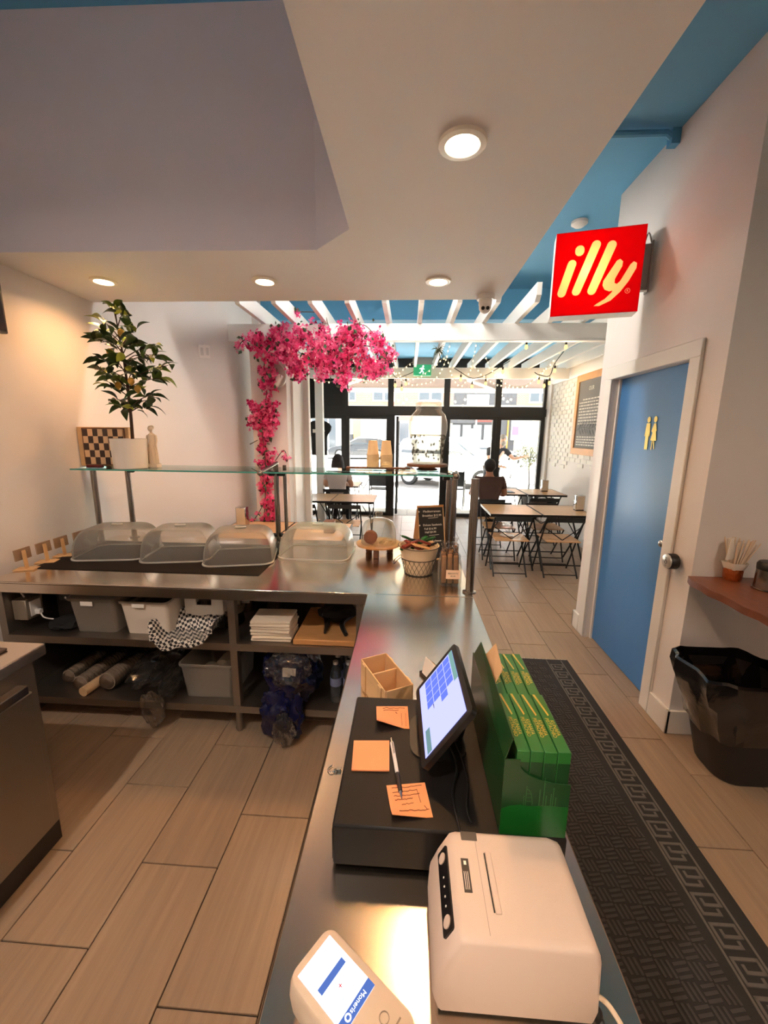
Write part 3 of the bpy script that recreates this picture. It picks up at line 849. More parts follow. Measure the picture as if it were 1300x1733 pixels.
# snack basket
kx, ky = .078, 2.315
t = thing('snack_basket', 'cream basket with wire mesh base holding snack bars', 'basket', (kx, ky, CT))
b = B(); b.lathe([(.075, .004), (.098, .09), (.116, .165), (.120, .172), (.113, .172), (.095, .10), (.073, .012)], (kx, ky, CT), 32, cap0=True, cap1=True); part('liner', b, mat('cream_liner', (214, 190, 158), .6), t)
b = B()
prof = lambda z: .080 + (z / .172) * .042
for k in range(22):
    for sgn in (-1, 1):
        pts = []
        for i in range(7):
            z = .003 + .095 * i / 6; a = 2 * PI * k / 22 + sgn * .5 * i / 6; r = prof(z) + .002
            pts.append((kx + r * math.cos(a), ky + r * math.sin(a), CT + z))
        b.tube(pts, .0012, 4)
for z in (.003, .098, .170):
    r = prof(z) + .002
    b.tube([(kx + r * math.cos(a), ky + r * math.sin(a), CT + z) for a in [2 * PI * i / 32 for i in range(33)]], .0022, 6)
part('wire_mesh', b, BLACKM, t)
b = B(); b.tube([(kx - .105, ky - .03, CT + .10), (kx - .125, ky - .03, CT + .085), (kx - .145, ky - .03, CT + .06), (kx - .148, ky + .03, CT + .06), (kx - .125, ky + .03, CT + .085), (kx - .105, ky + .03, CT + .10)], .0025, 6, 4); part('handle', b, BLACKM, t)
bars = [((44, 92, 46), 'dark green'), ((30, 30, 28), 'black'), ((120, 52, 40), 'brick red'), ((226, 172, 122), 'orange')]
BARPOS = ('at the left rim', 'at the front left, tilted', 'in the middle', 'at the front right', 'at the right rim', 'crossing the middle at the back', 'at the back right', 'at the back left', 'along the back rim', 'at the front', 'leaning on the left front rim')
spots = [(-.06, -.03, .30, .5, 0), (-.035, -.055, .28, -.5, 2), (.0, -.02, .45, .5, 0), (.035, -.05, .30, .4, 2), (.06, -.03, .4, -.7, 1), (-.02, .03, .35, 1.1, 1), (.04, .025, .3, .1, 0), (-.065, .03, .35, .8, 0), (.0, .06, .3, -.15, 1), (.01, -.075, .22, .35, 3), (-.055, -.065, .2, .6, 2)]
for i, (dx, dy, tl, a, ci) in enumerate(spots):
    col, nm = bars[ci]
    b = B(); M = Matrix.Rotation(a, 4, 'Z') @ Matrix.Rotation(tl * (1.3 if i % 2 else -1.3), 4, 'Y')
    b.box((0, 0, 0), (.095, .034, .014), None, .005, 2)
    for s in (-1, 1): b.box((s * .052, 0, 0), (.016, .034, .002))
    bmesh.ops.transform(b.bm, matrix=Matrix.Translation((kx + dx, ky + dy, CT + .176 + .008 * (i % 4))) @ M, verts=b.bm.verts)
    single('snack_bar', b, mat('wrapper_' + nm.replace(' ', '_'), col, .25, var=.4, vscale=40), '%s wrapped snack bar %s in the cream basket' % (nm, BARPOS[i]), 'snack bar', 'snack bars in the basket')
# biscotti jar
jx, jy = .245, 2.16
t = thing('biscotti_jar', 'square glass jar with a price card, filled with wrapped biscotti', 'jar', (jx, jy, CT))
b = B(); rr = [[Vector((jx + x * k, jy + y * k, CT + z)) for x, y in rrect(.125, .125, .03, 4)] for k, z in ((.9, .001), (1, .01), (1, .115), (.92, .135), (.86, .145), (.88, .165))]
b.rings(rr, True, True, False); part('glass_body', b, CLEAR, t, smooth=50)
b = B(); b.box((jx + .012, jy - .066, CT + .072), (.075, .002, .05), (0.02, 0, 0)); pc = part('price_card', b, mat('price_card', (238, 206, 176), .7), t)
b = B(); M = Matrix.Translation((jx + .012, jy - .0685, CT + .072)) @ Matrix.Rotation(PI / 2, 4, 'X')
b.text('BISCOTTI', .0125, M @ Matrix.Translation((0, .006, 0)), .0002); b.text('$2.00', .0115, M @ Matrix.Translation((0, -.009, 0)), .0002); part('lettering', b, BLACKP, pc)
BISC = mat('biscotti', (206, 146, 84), .7, var=.3, vscale=30, bump=.3)
for i in range(9):
    gx, gy = (i % 3 - 1) * .034, (i // 3 - 1) * .034
    h = (.155, .165, .16, .17, .18, .16, .175, .165, .2)[i]
    M = Matrix.Translation((jx + gx, jy + gy, CT + .012)) @ Matrix.Euler((random.uniform(-.06, .06), random.uniform(-.06, .06), random.uniform(-.3, .3))).to_4x4() if False else Matrix.Translation((jx + gx, jy + gy, CT + .012)) @ Euler((random.uniform(-.06, .06), random.uniform(-.06, .06), random.uniform(-.3, .3))).to_matrix().to_4x4()
    t2 = thing('biscotti', 'wrapped biscotti stick standing in the %s of the square glass jar' % (('front left', 'front middle', 'front right', 'middle left', 'centre', 'middle right', 'back left', 'back middle', 'back right')[i]), 'biscotti', M.translation, 0, 'biscotti in the jar')
    b = B(); b.box((0, 0, h / 2), (.026, .014, h), None, .005, 2); bmesh.ops.transform(b.bm, matrix=M, verts=b.bm.verts); part('stick', b, BISC, t2)
    b = B(); ring = rrect(.031, .02, .006, 2)
    b.rings([[M @ Vector((x * k, y * k, z)) for x, y in ring] for k, z in ((1, 0), (1, h + .004), (.5, h + .012), (.35, h + .016), (1.0, h + .045))], True, True, False); part('wrapper', b, FILM, t2)

# ---------------------------------------------------------------- sneeze guard
GZ = 1.425
t = thing('sneeze_guard', 'glass sneeze guard on stainless posts above the prep counter', 'sneeze guard', (-.95, 2.85, CT))
def post(x, y, top=GZ + .0, r=.019):
    b = B(); b.cyl((x, y, CT), (x, y, top), r, n=16); b.lathe([(r, 0), (.034, .001), (.034, .006), (r, .010)], (x, y, CT), 20)
    part('post', b, TUBE, t)
mp = pz(472, 918, CT)
XM, YM = mp.x, mp.y
post(-2.325 + .07, 2.78, GZ - .01); post(-2.105, 2.93, GZ - .01); post(XM, YM, GZ + .055); post(XM + .045, YM + .06, GZ + .03, .014)
post(.318, 2.72, GZ + .0); post(.287, 2.78, GZ - .03)
for x0, x1 in ((-2.29, XM - .012), (XM - .006, .318)):
    b = B(); b.b2(x0, x1, 2.625, 3.02, GZ, GZ + .010); part('glass_shelf', b, GLASS_G, t)
    b = B(); b.b2(x0, x1, 2.621, 2.6245, GZ + .0, GZ + .010); part('glass_edge', b, GLASS_EDGE, t)
for x in (XM - .01, .312):
    b = B(); b.tube([(x, 2.605, GZ + .005), (x + .01, 2.70, GZ + .02), (x + (.02 if x < 0 else 0), YM if x < 0 else 2.72, GZ + (.05 if x < 0 else 0))], .013, 10, 5); b.ball((x, 2.60, GZ + .005), .021); part('arm', b, TUBE, t)
for x, y in ((-2.06, 2.90), (XM - .03, YM - .01), (XM + .04, YM - .01), (.26, 2.76)):
    for z in ((GZ - .025,) if x < -2 or x > 0 else (GZ - .03, CT + .06)):
        b = B(); b.cyl((x - .018, y, z), (x + .018, y, z), .015); b.ball((x + .018, y, z), .015); part('clamp', b, BLACKM, t)
b = B(); b.cyl((.338, 2.03, CT), (.338, 2.03, 1.475), .021, n=18); b.lathe([(.021, 0), (.036, .001), (.036, .006), (.021, .010)], (.338, 2.03, CT), 20); b.lathe([(.001, 0), (.021, 0), (.021, .004), (.001, .006)], (.338, 2.03, 1.475), 18)
single('steel_post', b, TUBE, 'free-standing stainless post at the counter corner beside the biscotti jar', 'post')
b = B(); b.b2(-.452, .02, 2.955, 3.012, GZ + .0102, GZ + .024, .002)
SHB = single('wood_plank', b, WOOD_DARK, 'dark wooden plank lying on the glass shelf under the cup stacks', 'plank')

# inverted cup stacks on the plank
CUP = mat('kraft_cup', (228, 204, 168), .7, var=.05)
b = B(); b.lathe([(.0435, 0), (.0465, .002), (.0465, .006), (.0430, .008), (.031, .105), (.029, .106), (.001, .106)], (0, 0, 0), 24)
cup0 = tag(mk('paper_cup', b, CUP), None, 'paper cup')
n = 0
for X, nm in ((-.256, 'left'), (-.158, 'right')):
    for k in range(13):
        o = cup0 if n == 0 else cup0.copy()
        if n: COL.objects.link(o)
        n += 1
        o.location = (X, 2.985, GZ + .0242 + .0072 * k)
        tag(o, 'upturned kraft paper cup, %s from the bottom of the %s stack' % (ORD[k], nm), 'paper cup', 'paper cups in the %s stack' % nm)
# drinks jar on a turned wooden stand
jx, jy, jz = .140, 2.97, GZ + .0102
t = thing('cake_pedestal', 'round dark wooden pedestal under the large glass drinks jar', 'pedestal', (jx, jy, jz))
b = B(); b.lathe([(.001, 0), (.075, 0), (.08, .006), (.062, .014), (.062, .022), (.145, .027), (.148, .034), (.146, .045), (.001, .045)], (jx, jy, jz), 36); part('top', b, WOOD_DARK, t)
jz += .0452
t = thing('drinks_jar', 'large clear glass drinks jar with a moulded pattern', 'jar', (jx, jy, jz))
b = B(); b.lathe([(.001, .002), (.105, .002), (.113, .02), (.110, .06), (.114, .12), (.128, .19), (.138, .25), (.136, .30), (.118, .345), (.092, .375), (.086, .385)], (jx, jy, jz), 40, cap0=True); part('body', b, CLEAR, t)
b = B(); b.lathe([(.090, .385), (.094, .392), (.090, .40), (.094, .408), (.090, .416), (.093, .424), (.088, .432), (.074, .438), (.072, .446), (.001, .448)], (jx, jy, jz), 36); part('lid', b, CLEAR, t)
b = B(); b.lathe([(.001, .010), (.100, .010), (.107, .03), (.105, .06), (.108, .12), (.121, .19), (.125, .208), (.001, .209)], (jx, jy, jz), 36); part('water', b, thin('water_body', (222, 222, 216), opac=.22, body=(176, 172, 164), rough=.02, refl=.2), t)
b = B()
for k in range(70):
    a = random.uniform(-2.9, -.2); z = random.uniform(.03, .20); r = .1125 + max(0, z - .1) * .18
    dx = Vector((math.cos(a), math.sin(a), 0))
    b.ball(Vector((jx, jy, jz + z)) + dx * r, .006, (1, 1, random.uniform(1, 2)), n=6)
part('moulded_pattern', b, thin('pattern_glass', (200, 198, 192), opac=.4, body=(130, 126, 120), rough=.1, refl=.3), t)
# ================================================================== on the glass shelf, left end
GT = GZ + .0102
WALNUT = mat('dark_square', (62, 44, 40), .5, var=.15)
MAPLE = mat('light_square', (226, 188, 146), .5, var=.1)
t = thing('chess_box', 'wooden chess box standing on edge behind the potted tree', 'chess box', (-2.195, 2.872, GT))
b = B(); b.box((-.005, .005, .14), (.39, .06, .28), None, .003); part('case', b, WOOD_PALE, t, local=True)
b = B()
for s in ((-.150, .0, .006, .26), (.165, 0, .006, .26)): b.box((s[0], -.036, .14), (s[2], .004, s[3]))
b.box((.008, -.036, .27), (.32, .004, .006)); b.box((.008, -.036, .012), (.32, .004, .006)); part('inlay_frame', b, WOOD_DARK, t, local=True)
for i in range(8):
    for j in range(5):
        b = B(); b.box((-.128 + .0375 * i, -.0365, .04 + .050 * j), (.0370, .003, .0495)); part('square', b, WALNUT if (i + j) % 2 == 0 else MAPLE, t, local=True)
b = B(); b.box((-2.17, 2.70, GT + .012), (.11, .03, .022), (0, 0, .1), .008, 2)
single('red_trinket', b, mat('dark_red_lacquer', (104, 24, 26), .3, var=.5, vscale=60), 'small dark red trinket lying in front of the chess box', 'trinket')
PY0 = 2.715
pc = py(223, 795, PY0)
t = thing('potted_lemon_tree', 'small lemon tree in a white pot on the glass shelf', 'potted tree', (pc.x, PY0, GT))
POTW = mat('white_pot', (234, 224, 212), .5, var=.02)
b = B(); b.lathe([(.001, 0), (.098, 0), (.104, .004), (.112, .198), (.112, .203), (.104, .203), (.103, .185), (.001, .183)], (pc.x, PY0, GT), 36); part('pot', b, POTW, t)
b = B(); b.lathe([(.001, .186), (.05, .19), (.102, .184)], (pc.x, PY0, GT), 24); part('soil', b, mat('soil', (52, 40, 32), .95, bump=.6, bscale=40), t)
BARK = mat('lemon_bark', (72, 50, 36), .85, var=.25, vscale=20)
trunk = [py(u, v, PY0) for u, v in ((225, 750), (222, 710), (218, 672), (214, 640), (208, 600), (200, 560), (195, 525))]
b = B(); b.tube(trunk, [.011, .010, .009, .008, .006, .004, .003], 8, 4); part('trunk', b, BARK, t)
LEAFD = mat('lemon_leaf_dark', (44, 66, 26), .4, var=.25, vscale=20, objrand=.35)
LEAFM = mat('lemon_leaf_mid', (86, 108, 38), .4, var=.2, vscale=20, objrand=.3)
LEAFY = mat('lemon_leaf_young', (172, 178, 62), .4, var=.15, vscale=20, objrand=.25)
def leaf_mesh(name, m, L=.10, Wd=.021):
    b = B()
    n = 6; vs = []
    for i in range(n + 1):
        s = i / n; w = Wd * math.sin(PI * s ** .8) ** .9 if 0 < i < n else .0015
        z = .012 * math.sin(PI * s) - .01 * s * s
        vs.append([b.bm.verts.new((L * s, sg * w, z + (abs(sg) * w * .35))) for sg in (-1, 0, 1)])
    for a, c in zip(vs[:-1], vs[1:]):
        for k in range(2): b.bm.faces.new((a[k], a[k + 1], c[k + 1], c[k]))
    return b
canopy = [(200, 506), (230, 540), (262, 570), (299, 610), (285, 660), (270, 700), (235, 712), (200, 690), (170, 670), (152, 630), (148, 560), (165, 520)]
def inpoly(x, y, P):
    c = False; j = len(P) - 1
    for i in range(len(P)):
        if (P[i][1] > y) != (P[j][1] > y) and x < (P[j][0] - P[i][0]) * (y - P[i][1]) / (P[j][1] - P[i][1]) + P[i][0]: c = not c
        j = i
    return c
RL = random.Random(3)
tips = [(190, 520), (210, 530), (175, 545), (205, 560), (232, 555), (160, 575), (190, 580), (222, 580), (165, 605), (195, 610), (215, 612), (240, 600), (262, 585), (285, 618), (270, 600), (160, 625), (185, 635), (225, 630), (250, 630), (180, 650), (205, 650), (240, 655), (258, 668), (195, 675), (250, 690), (230, 690), (275, 640), (175, 560), (208, 690)]
leaf_src = {}
nleaf = 0
b = B()
Tp = [Vector(p) for p in catmull(trunk, 6)]
for (u, v) in tips:
    tip = py(u, v, PY0 + RL.uniform(-.13, .10))
    base = min(Tp[8:], key=lambda p: (p - (tip - Vector((0, 0, .07)))).length)
    mid = base.lerp(tip, .55) + Vector((0, 0, .015))
    b.tube([base, mid, tip], [.004, .003, .0018], 5, 3)
    nb = RL.choice((6, 7, 7, 8))
    for k in range(nb):
        yl = (k == 0 and v < 560) or RL.random() < .07
        key = 'y' if yl else RL.choice('ddm')
        if key not in leaf_src:
            o = mk('leaf', leaf_mesh('leaf', None), {'y': LEAFY, 'd': LEAFD, 'm': LEAFM}[key], None); o.parent = t; leaf_src[key] = o
        else:
            o = leaf_src[key].copy(); COL.objects.link(o)
        a = RL.uniform(0, 2 * PI); el = RL.uniform(-.7, .8)
        outd = (tip - Vector((pc.x, PY0, tip.z))); outd.z = 0
        if outd.length > .02 and k < 3: a = math.atan2(outd.y, outd.x) + RL.uniform(-1.1, 1.1)
        o.rotation_euler = (RL.uniform(-.9, .9), -el, a)
        pp = base.lerp(tip, RL.uniform(.65, 1.0)) + Vector((RL.uniform(-.012, .012), RL.uniform(-.012, .012), RL.uniform(-.012, .012)))
        sc_ = RL.uniform(.8, 1.2); o.scale = (sc_, sc_, sc_)
        pp.z = min(pp.z, 2.545)
        o.location = pp - Vector((pc.x, PY0, GT)); nleaf += 1
part('twigs', b, BARK, t)
for u, v in ((200, 652), (233, 658), (222, 645), (186, 596), (205, 563)):
    b = B(); q = py(u, v, PY0 - .05); b.ball(q, .020, (1, 1, 1.2), n=14); b.ball(q + Vector((0, 0, -.024)), .006, n=8)
    part('lemon', b, mat('lemon_skin', (206, 156, 62), .5, bump=.2, bscale=120), t)
# small draped figurine
fp = py(262, 795, 2.80)
b = B(); fx0, fy0 = fp.x, 2.80
b.box((fx0, fy0, GT + .014), (.075, .06, .028), None, .004)
b.lathe([(.030, .028), (.033, .06), (.030, .11), (.024, .15), (.027, .165), (.021, .19), (.026, .215), (.024, .232), (.010, .242), (.0085, .252)], (fx0, fy0, GT), 18, sx=1, sy=.8, cap1=True)
b.ball((fx0 - .002, fy0 - .004, GT + .272), .0165, (1, 1.05, 1.3)); b.ball((fx0, fy0 + .008, GT + .28), .0155, (1.1, 1, 1.0))
b.tube([(fx0 - .027, fy0, GT + .226), (fx0 - .034, fy0 - .004, GT + .19), (fx0 - .024, fy0 - .018, GT + .16)], [.009, .008, .006], 8, 3)
b.tube([(fx0 + .027, fy0, GT + .226), (fx0 + .034, fy0 - .002, GT + .19), (fx0 + .03, fy0 - .012, GT + .155)], [.009, .008, .006], 8, 3)
for k in range(9):
    a = k * .7; b.tube([(fx0 + .026 * math.cos(a), fy0 + .021 * math.sin(a), GT + .165), (fx0 + .032 * math.cos(a + .15), fy0 + .026 * math.sin(a + .15), GT + .10), (fx0 + .034 * math.cos(a + .25), fy0 + .028 * math.sin(a + .25), GT + .03)], .004, 5, 3)
single('figurine', b, mat('plaster_figurine', (226, 204, 178), .6, var=.08, vscale=30), 'pale plaster draped figurine beside the white plant pot', 'figurine')

# ================================================================== shelves below the prep counter
U, L0 = .5545, .1695
def crumple(c, d, seed, amp=.25, sub=3):
    r = random.Random(seed)
    b = B(); bmesh.ops.create_icosphere(b.bm, subdivisions=sub, radius=1)
    from mathutils import noise
    for v in b.bm.verts:
        n = noise.noise(v.co * 2.1 + Vector((seed, 0, 0))) * amp + r.uniform(-.07, .07)
        v.co = v.co * (1 + n)
        v.co = Vector((c[0] + v.co.x * d[0] / 2, c[1] + v.co.y * d[1] / 2, c[2] + v.co.z * d[2] / 2))
    return b
t = thing('power_outlet', 'metal power outlet box with a white plug inside the left end of the counter', 'outlet', (-2.19, 2.09, .62))
b = B(); b.b2(-2.233, -2.15, 2.03, 2.14, .62, .74, .004); part('box', b, mat('outlet_box_metal', (150, 138, 122), .5, .5), t)
b = B(); b.b2(-2.149, -2.144, 2.05, 2.12, .635, .725, .002); part('face_plate', b, WHITEP, t)
b = B(); b.box((-2.13, 2.085, .655), (.03, .03, .028), None, .004); b.tube([(-2.12, 2.085, .65), (-2.10, 2.08, .62), (-2.06, 2.1, .60)], .004, 6, 4); part('plug', b, WHITEP, t)
b = B(); b.tube([(-2.19, 2.07, .745), (-2.20, 2.06, .79), (-2.195, 2.07, .815)], .005, 6, 4)
part('cable', b, WHITEP, t)
t = thing('scale_unit', 'black appliance with a switch panel in the dark left corner of the upper shelf', 'appliance', (-1.95, 2.3, U))
b = B(); b.b2(-2.11, -1.80, 2.18, 2.55, U, U + .20, .01); part('body', b, BLACKP, t)
b = B(); b.b2(-2.08, -1.83, 2.174, 2.18, U + .13, U + .175); part('panel', b, mat('grey_panel', (70, 68, 66), .4), t)
for xx in (-2.03, -1.97): 
    b = B(); b.cyl((xx, 2.174, U + .152), (xx, 2.166, U + .152), .008); part('button', b, CHROME, t)
b = crumple((-1.98, 2.1, U + .03), (.17, .14, .07), 4, .3); single('black_cloth', b, mat('black_cloth', (22, 20, 20), .9), 'crumpled black cloth on the upper shelf beside the power outlet', 'cloth')
def tub(name, label, x0, x1, y0, y1, z0, h, m, lid=None, cat='tub', taper=.88, rz=0):
    cx, cy = (x0 + x1) / 2, (y0 + y1) / 2
    t = thing(name, label, cat, (cx, cy, z0), rz)
    b = B(); R = rrect(x1 - x0, y1 - y0, .025, 3)
    b.rings([[Vector((x * k, y * k, z)) for x, y in R] for k, z in ((taper, 0), (.98, h - .015), (1.03, h - .014), (1.03, h), (.99, h), (.96, h - .02), (taper - .02, .005))], True, True, True)
    part('body', b, m, t, local=True, smooth=30)
    if lid:
        b = B(); b.rings([[Vector((x * k, y * k, z)) for x, y in R] for k, z in ((1.05, h - .008), (1.05, h + .004), (.98, h + .006), (.95, h + .016))], True, True, True); part('lid', b, lid, t, local=True, smooth=30)
    return t
WBIN = mat('white_bin', (222, 208, 192), .5, var=.04)
tub('storage_tub', 'clear lidded tub on the upper shelf left of the white bin', -1.90, -1.63, 2.03, 2.42, U, .21, TUBMAT, TUBMAT)
b = B(); b.b2(-1.80, -1.66, 2.10, 2.36, U + .008, U + .16, .01); single('carton', b, WBIN, 'white carton inside the clear lidded tub', 'carton')
t = tub('storage_bin', 'white bin with a clear lid on the upper shelf', -1.60, -1.32, 2.03, 2.45, U, .205, WBIN, FILM, 'bin')
for X, nm in ((-1.80, 'clear tub'), (-1.50, 'white bin')):
    b = B(); b.box((X + .02, 2.0225, U + .185), (.07, .0015, .025)); single('masking_label', b, PAPER, 'paper label stuck on the front of the %s' % nm, 'label')
t = thing('cardboard_tray', 'white card tray with a cut-out front standing on the upper shelf', 'tray', (-1.175, 2.16, U))
b = B(); b.prism([(-.115, 0), (.115, 0), (.115, .235), (.05, .235), (.045, .14), (-.045, .14), (-.05, .235), (-.115, .235)], -.003, .003, Matrix.Translation((-1.175, 2.16, U)) @ Matrix.Rotation(PI / 2, 4, 'X')); part('front', b, PAPER, t)
b = B(); b.b2(-1.29, -1.284, 2.163, 2.40, U, U + .235); part('side', b, PAPER, t); b = B(); b.b2(-1.066, -1.06, 2.163, 2.40, U, U + .235); part('side', b, PAPER, t)
b = B(); b.b2(-1.284, -1.066, 2.163, 2.40, U, U + .004); part('bottom', b, PAPER, t)
b = crumple((-1.17, 2.26, U + .12), (.17, .15, .21), 9, .35); single('clear_bag', b, FILM, 'clear plastic bag stuffed in the white card tray', 'bag', smooth=0)
# black and white checked paper basket
CHK = bpy.data.materials.new('checked_paper'); CHK.use_nodes = True
_nt = CHK.node_tree; _ck = nd(_nt, 'ShaderNodeTexChecker'); _ck.inputs['Scale'].default_value = 62; _ck.inputs['Color1'].default_value = (*lin((226, 216, 204)), 1); _ck.inputs['Color2'].default_value = (*lin((24, 22, 26)), 1)
_tc = nd(_nt, 'ShaderNodeTexCoord'); _mp = nd(_nt, 'ShaderNodeMapping'); _mp.inputs['Rotation'].default_value = (.5, .4, .3)
_nt.links.new(_tc.outputs['Object'], _mp.inputs['Vector']); _nt.links.new(_mp.outputs['Vector'], _ck.inputs['Vector']); _nt.links.new(_ck.outputs['Color'], _nt.nodes['Principled BSDF'].inputs['Base Color'])
def chk(s_, q_):
    cl = lambda x: max(0.0, min(1.0, x))
    es, eb = cl((abs(2 * s_ - 1) - .68) / .26), cl((q_ - .70) / .24)
    fr = cl(1 - q_ / .22)
    z = .006 + .10 * max(es * (1 - .35 * fr), eb) + .006 * math.sin(s_ * 17 + q_ * 9)
    if q_ < .16: z -= (.16 - q_) / .16 * .075 * (1.0 - .9 * s_)
    x = -1.225 + (s_ - .5) * (.36 + .03 * eb)
    return Vector((x, 1.979 + .25 * max(0.0, q_ - .16), U + z))
b = B(); b.grid(chk, 30, 16, .0012)
single('checked_basket_liner', b, CHK, 'black and white checked paper tray hanging over the upper shelf edge', 'paper tray')
# steel plates, canister
b = B(); b.lathe([(.05, 0), (.085, .006), (.086, .008), (.05, .003), (.001, .003), (.001, 0)], (0, 0, 0), 26)
pl0 = mk('steel_plate', b, TUBE)
for k in range(9):
    o = pl0 if k == 0 else pl0.copy()
    if k: COL.objects.link(o)
    o.location = (-1.055 + .003 * math.sin(k), 2.22, U + .0005 + .0095 * k)
    tag(o, 'shiny steel plate, %s from the bottom of the stack beside the divider' % ORD[k], 'plate', 'steel plates in the stack')
t = thing('spice_canister', 'steel canister with a white label behind the plate stack', 'canister', (-1.02, 2.42, U))
b = B(); b.lathe([(.001, 0), (.04, 0), (.042, .004), (.042, .15), (.036, .16), (.001, .162)], (-1.02, 2.42, U), 22); part('can', b, TUBE, t)
b = B(); b.grid(lambda s, q: Vector((-1.02 + .0428 * math.cos(-2.3 + 1.4 * s), 2.42 + .0428 * math.sin(-2.3 + 1.4 * s), U + .06 + .06 * q)), 6, 1); part('label', b, PAPER, t)
t = thing('steel_cup', 'steel cup on the upper shelf right of the divider', 'cup', (-.86, 2.45, U))
b = B(); b.lathe([(.001, 0), (.045, 0), (.055, .13), (.052, .13), (.043, .006), (.001, .006)], (-.86, 2.45, U), 22); part('body', b, TUBE, t)
# napkins
for k in range(7):
    b = B(); w = .225
    b.box((-.735 + .004 * math.sin(k * 2), 2.10 + .003 * math.cos(k * 3), U + .009 + .0175 * k), (w, .17, .0165), (0, 0, .04 * math.sin(k * 1.3)), .007, 2)
    single('cloth_napkin', b, mat('napkin_cloth', (226, 208, 186), .9, var=.05), 'folded cream napkin, %s from the bottom of the stack on the upper shelf' % ORD[k], 'napkin', 'folded napkins in the stack')
b = B(); b.b2(-.605, -.245, 2.0, 2.42, U + .0005, U + .032, .004); single('cutting_board', b, WOOD_BOARD, 'thick wooden cutting board on the upper shelf', 'cutting board')
t = thing('black_tongs', 'black tongs with coiled cord lying on the wooden cutting board', 'tongs', (-.42, 2.15, U + .033))
b = B(); b.tube([(-.50, 2.30, U + .06), (-.45, 2.18, U + .055), (-.44, 2.06, U + .045)], [.012, .018, .006], 8, 4); b.tube([(-.30, 2.28, U + .06), (-.36, 2.17, U + .055), (-.32, 2.05, U + .046)], [.012, .016, .012], 8, 4); part('arm', b, BLACKP, t)
b = crumple((-.40, 2.26, U + .085), (.22, .16, .10), 12, .3); part('bundle', b, mat('black_cloth'), t)
for k, (xx, r) in enumerate(((-.66, .09), (-.45, .10))):
    b = B(); b.lathe([(.04, 0), (r, .08), (r + .006, .083), (r - .004, .08), (.04, .006), (.001, .006), (.001, 0)], (xx, 2.66, U + .02 if k else U + .0005), 26)
    if k == 0: single('steel_bowl', b, STEEL_D, 'steel bowl at the back of the upper shelf behind the napkins', 'bowl')
b = B(); b.b2(-.56, -.36, 2.5, 2.7, U + .0005, U + .23, .006); single('back_carton', b, KRAFT, 'brown carton at the back of the shelf behind the cutting board', 'carton')
# lower shelf: sleeves of cups, bags, tub, bottles
def sleeve(x, y0, y1, r, lab, dx=.0, z=None):
    t = thing('cup_sleeve', lab, 'cup sleeve', (x, (y0 + y1) / 2, L0), 0, 'sleeves of plastic cups')
    zc = (z or L0) + r + .001
    M = Matrix(((1, 0, 0, x), (dx, 0, 1, 0), (0, 1, 0, zc), (0, 0, 0, 1)))
    b = B(); a0, a1 = Vector((x, y0, zc)), Vector((x + dx, y1, zc))
    b.tube([a0 + (a1 - a0) * s for s in (0, .05, .5, .95, 1)], [r * .6, r, r, r, r * .6], 14); part('film', b, FILM, t)
    b = B()
    for k in range(34):
        p = a0 + (a1 - a0) * (.03 + .028 * k); d = (a1 - a0).normalized(); b.cyl(p, p + d * .012, r * .92, r * .85, n=14)
    part('cup_rims', b, mat('cup_plastic', (170, 152, 134), .4), t, kind='stuff')
sleeve(-2.04, 2.10, 2.7, .045, 'leftmost film sleeve of plastic cups on the lower shelf', .02)
sleeve(-1.91, 2.03, 2.7, .050, 'film sleeve of plastic cups, second from the left on the lower shelf', .05)
sleeve(-1.76, 2.05, 2.7, .058, 'wide film sleeve of plastic cups beside the crumpled bags', .06)
b = B(); b.cyl((-1.855, 2.0, L0 + .030), (-1.82, 2.3, L0 + .030), .028, n=16); single('paper_roll', b, KRAFT, 'short paper roll between the film sleeves on the lower shelf', 'roll')
b = crumple((-1.52, 2.2, L0 + .10), (.24, .42, .18), 21, .35); single('film_bag', b, FILM, 'crumpled clear film bag on the lower shelf', 'bag', smooth=0)
b = crumple((-1.36, 2.12, L0 + .07), (.15, .32, .14), 23, .4); single('film_bag', b, FILM, 'crumpled film bag beside the clear tub on the lower shelf', 'bag', smooth=0)
b = crumple((-1.42, 1.965, L0 - .03), (.14, .05, .22), 25, .35); single('film_bag', b, FILM, 'end of a film bag hanging over the lower shelf front', 'bag', smooth=0)
tub('clear_tub', 'clear plastic tub of paper rolls on the lower shelf', -1.285, -.965, 2.03, 2.40, L0, .22, TUBMAT)
for k, (dx, dy) in enumerate(((-.06, .0), (.05, .03), (.0, .12))):
    b = B(); c = Vector((-1.125 + dx, 2.17 + dy, L0 + .07)); d = Vector((.03, 1, 0)).normalized()
    b.cyl(c - d * .05, c + d * .05, .055, n=20); b.cyl(c - d * .051, c - d * .052, .02, n=12)
    single('tape_roll', b, WBIN, 'white roll at the %s inside the clear tub' % ('left', 'right', 'back')[k], 'roll', 'white rolls in the clear tub')
# shrink-wrapped bottles
BOT = thin('bottle_plastic', (214, 220, 226), opac=.12, body=(180, 186, 196), rough=.08, refl=1.4)
BLUEF = mat('blue_film', (12, 18, 56), .14, var=.5, vscale=8, bump=.8, bscale=14)
def bottle(x, y, z, h, lab, cap, grp):
    t = thing('water_bottle', lab, 'bottle', (x, y, z), 0, grp)
    b = B(); b.lathe([(.001, 0), (.03, 0), (.033, .008), (.032, h * .35), (.033, h * .68), (.026, h * .8), (.013, h * .9), (.013, h * .96), (.001, h * .96)], (x, y, z), 18); part('body', b, BOT, t)
    b = B(); b.lathe([(.001, h), (.014, h), (.015, h * .995), (.015, h * .93), (.001, h * .93)], (x, y, z), 14); part('cap', b, cap, t)
    b = B(); b.lathe([(.0335, h * .42), (.0335, h * .62)], (x, y, z), 18); part('label', b, mat('bottle_label', (120, 128, 160), .5), t)
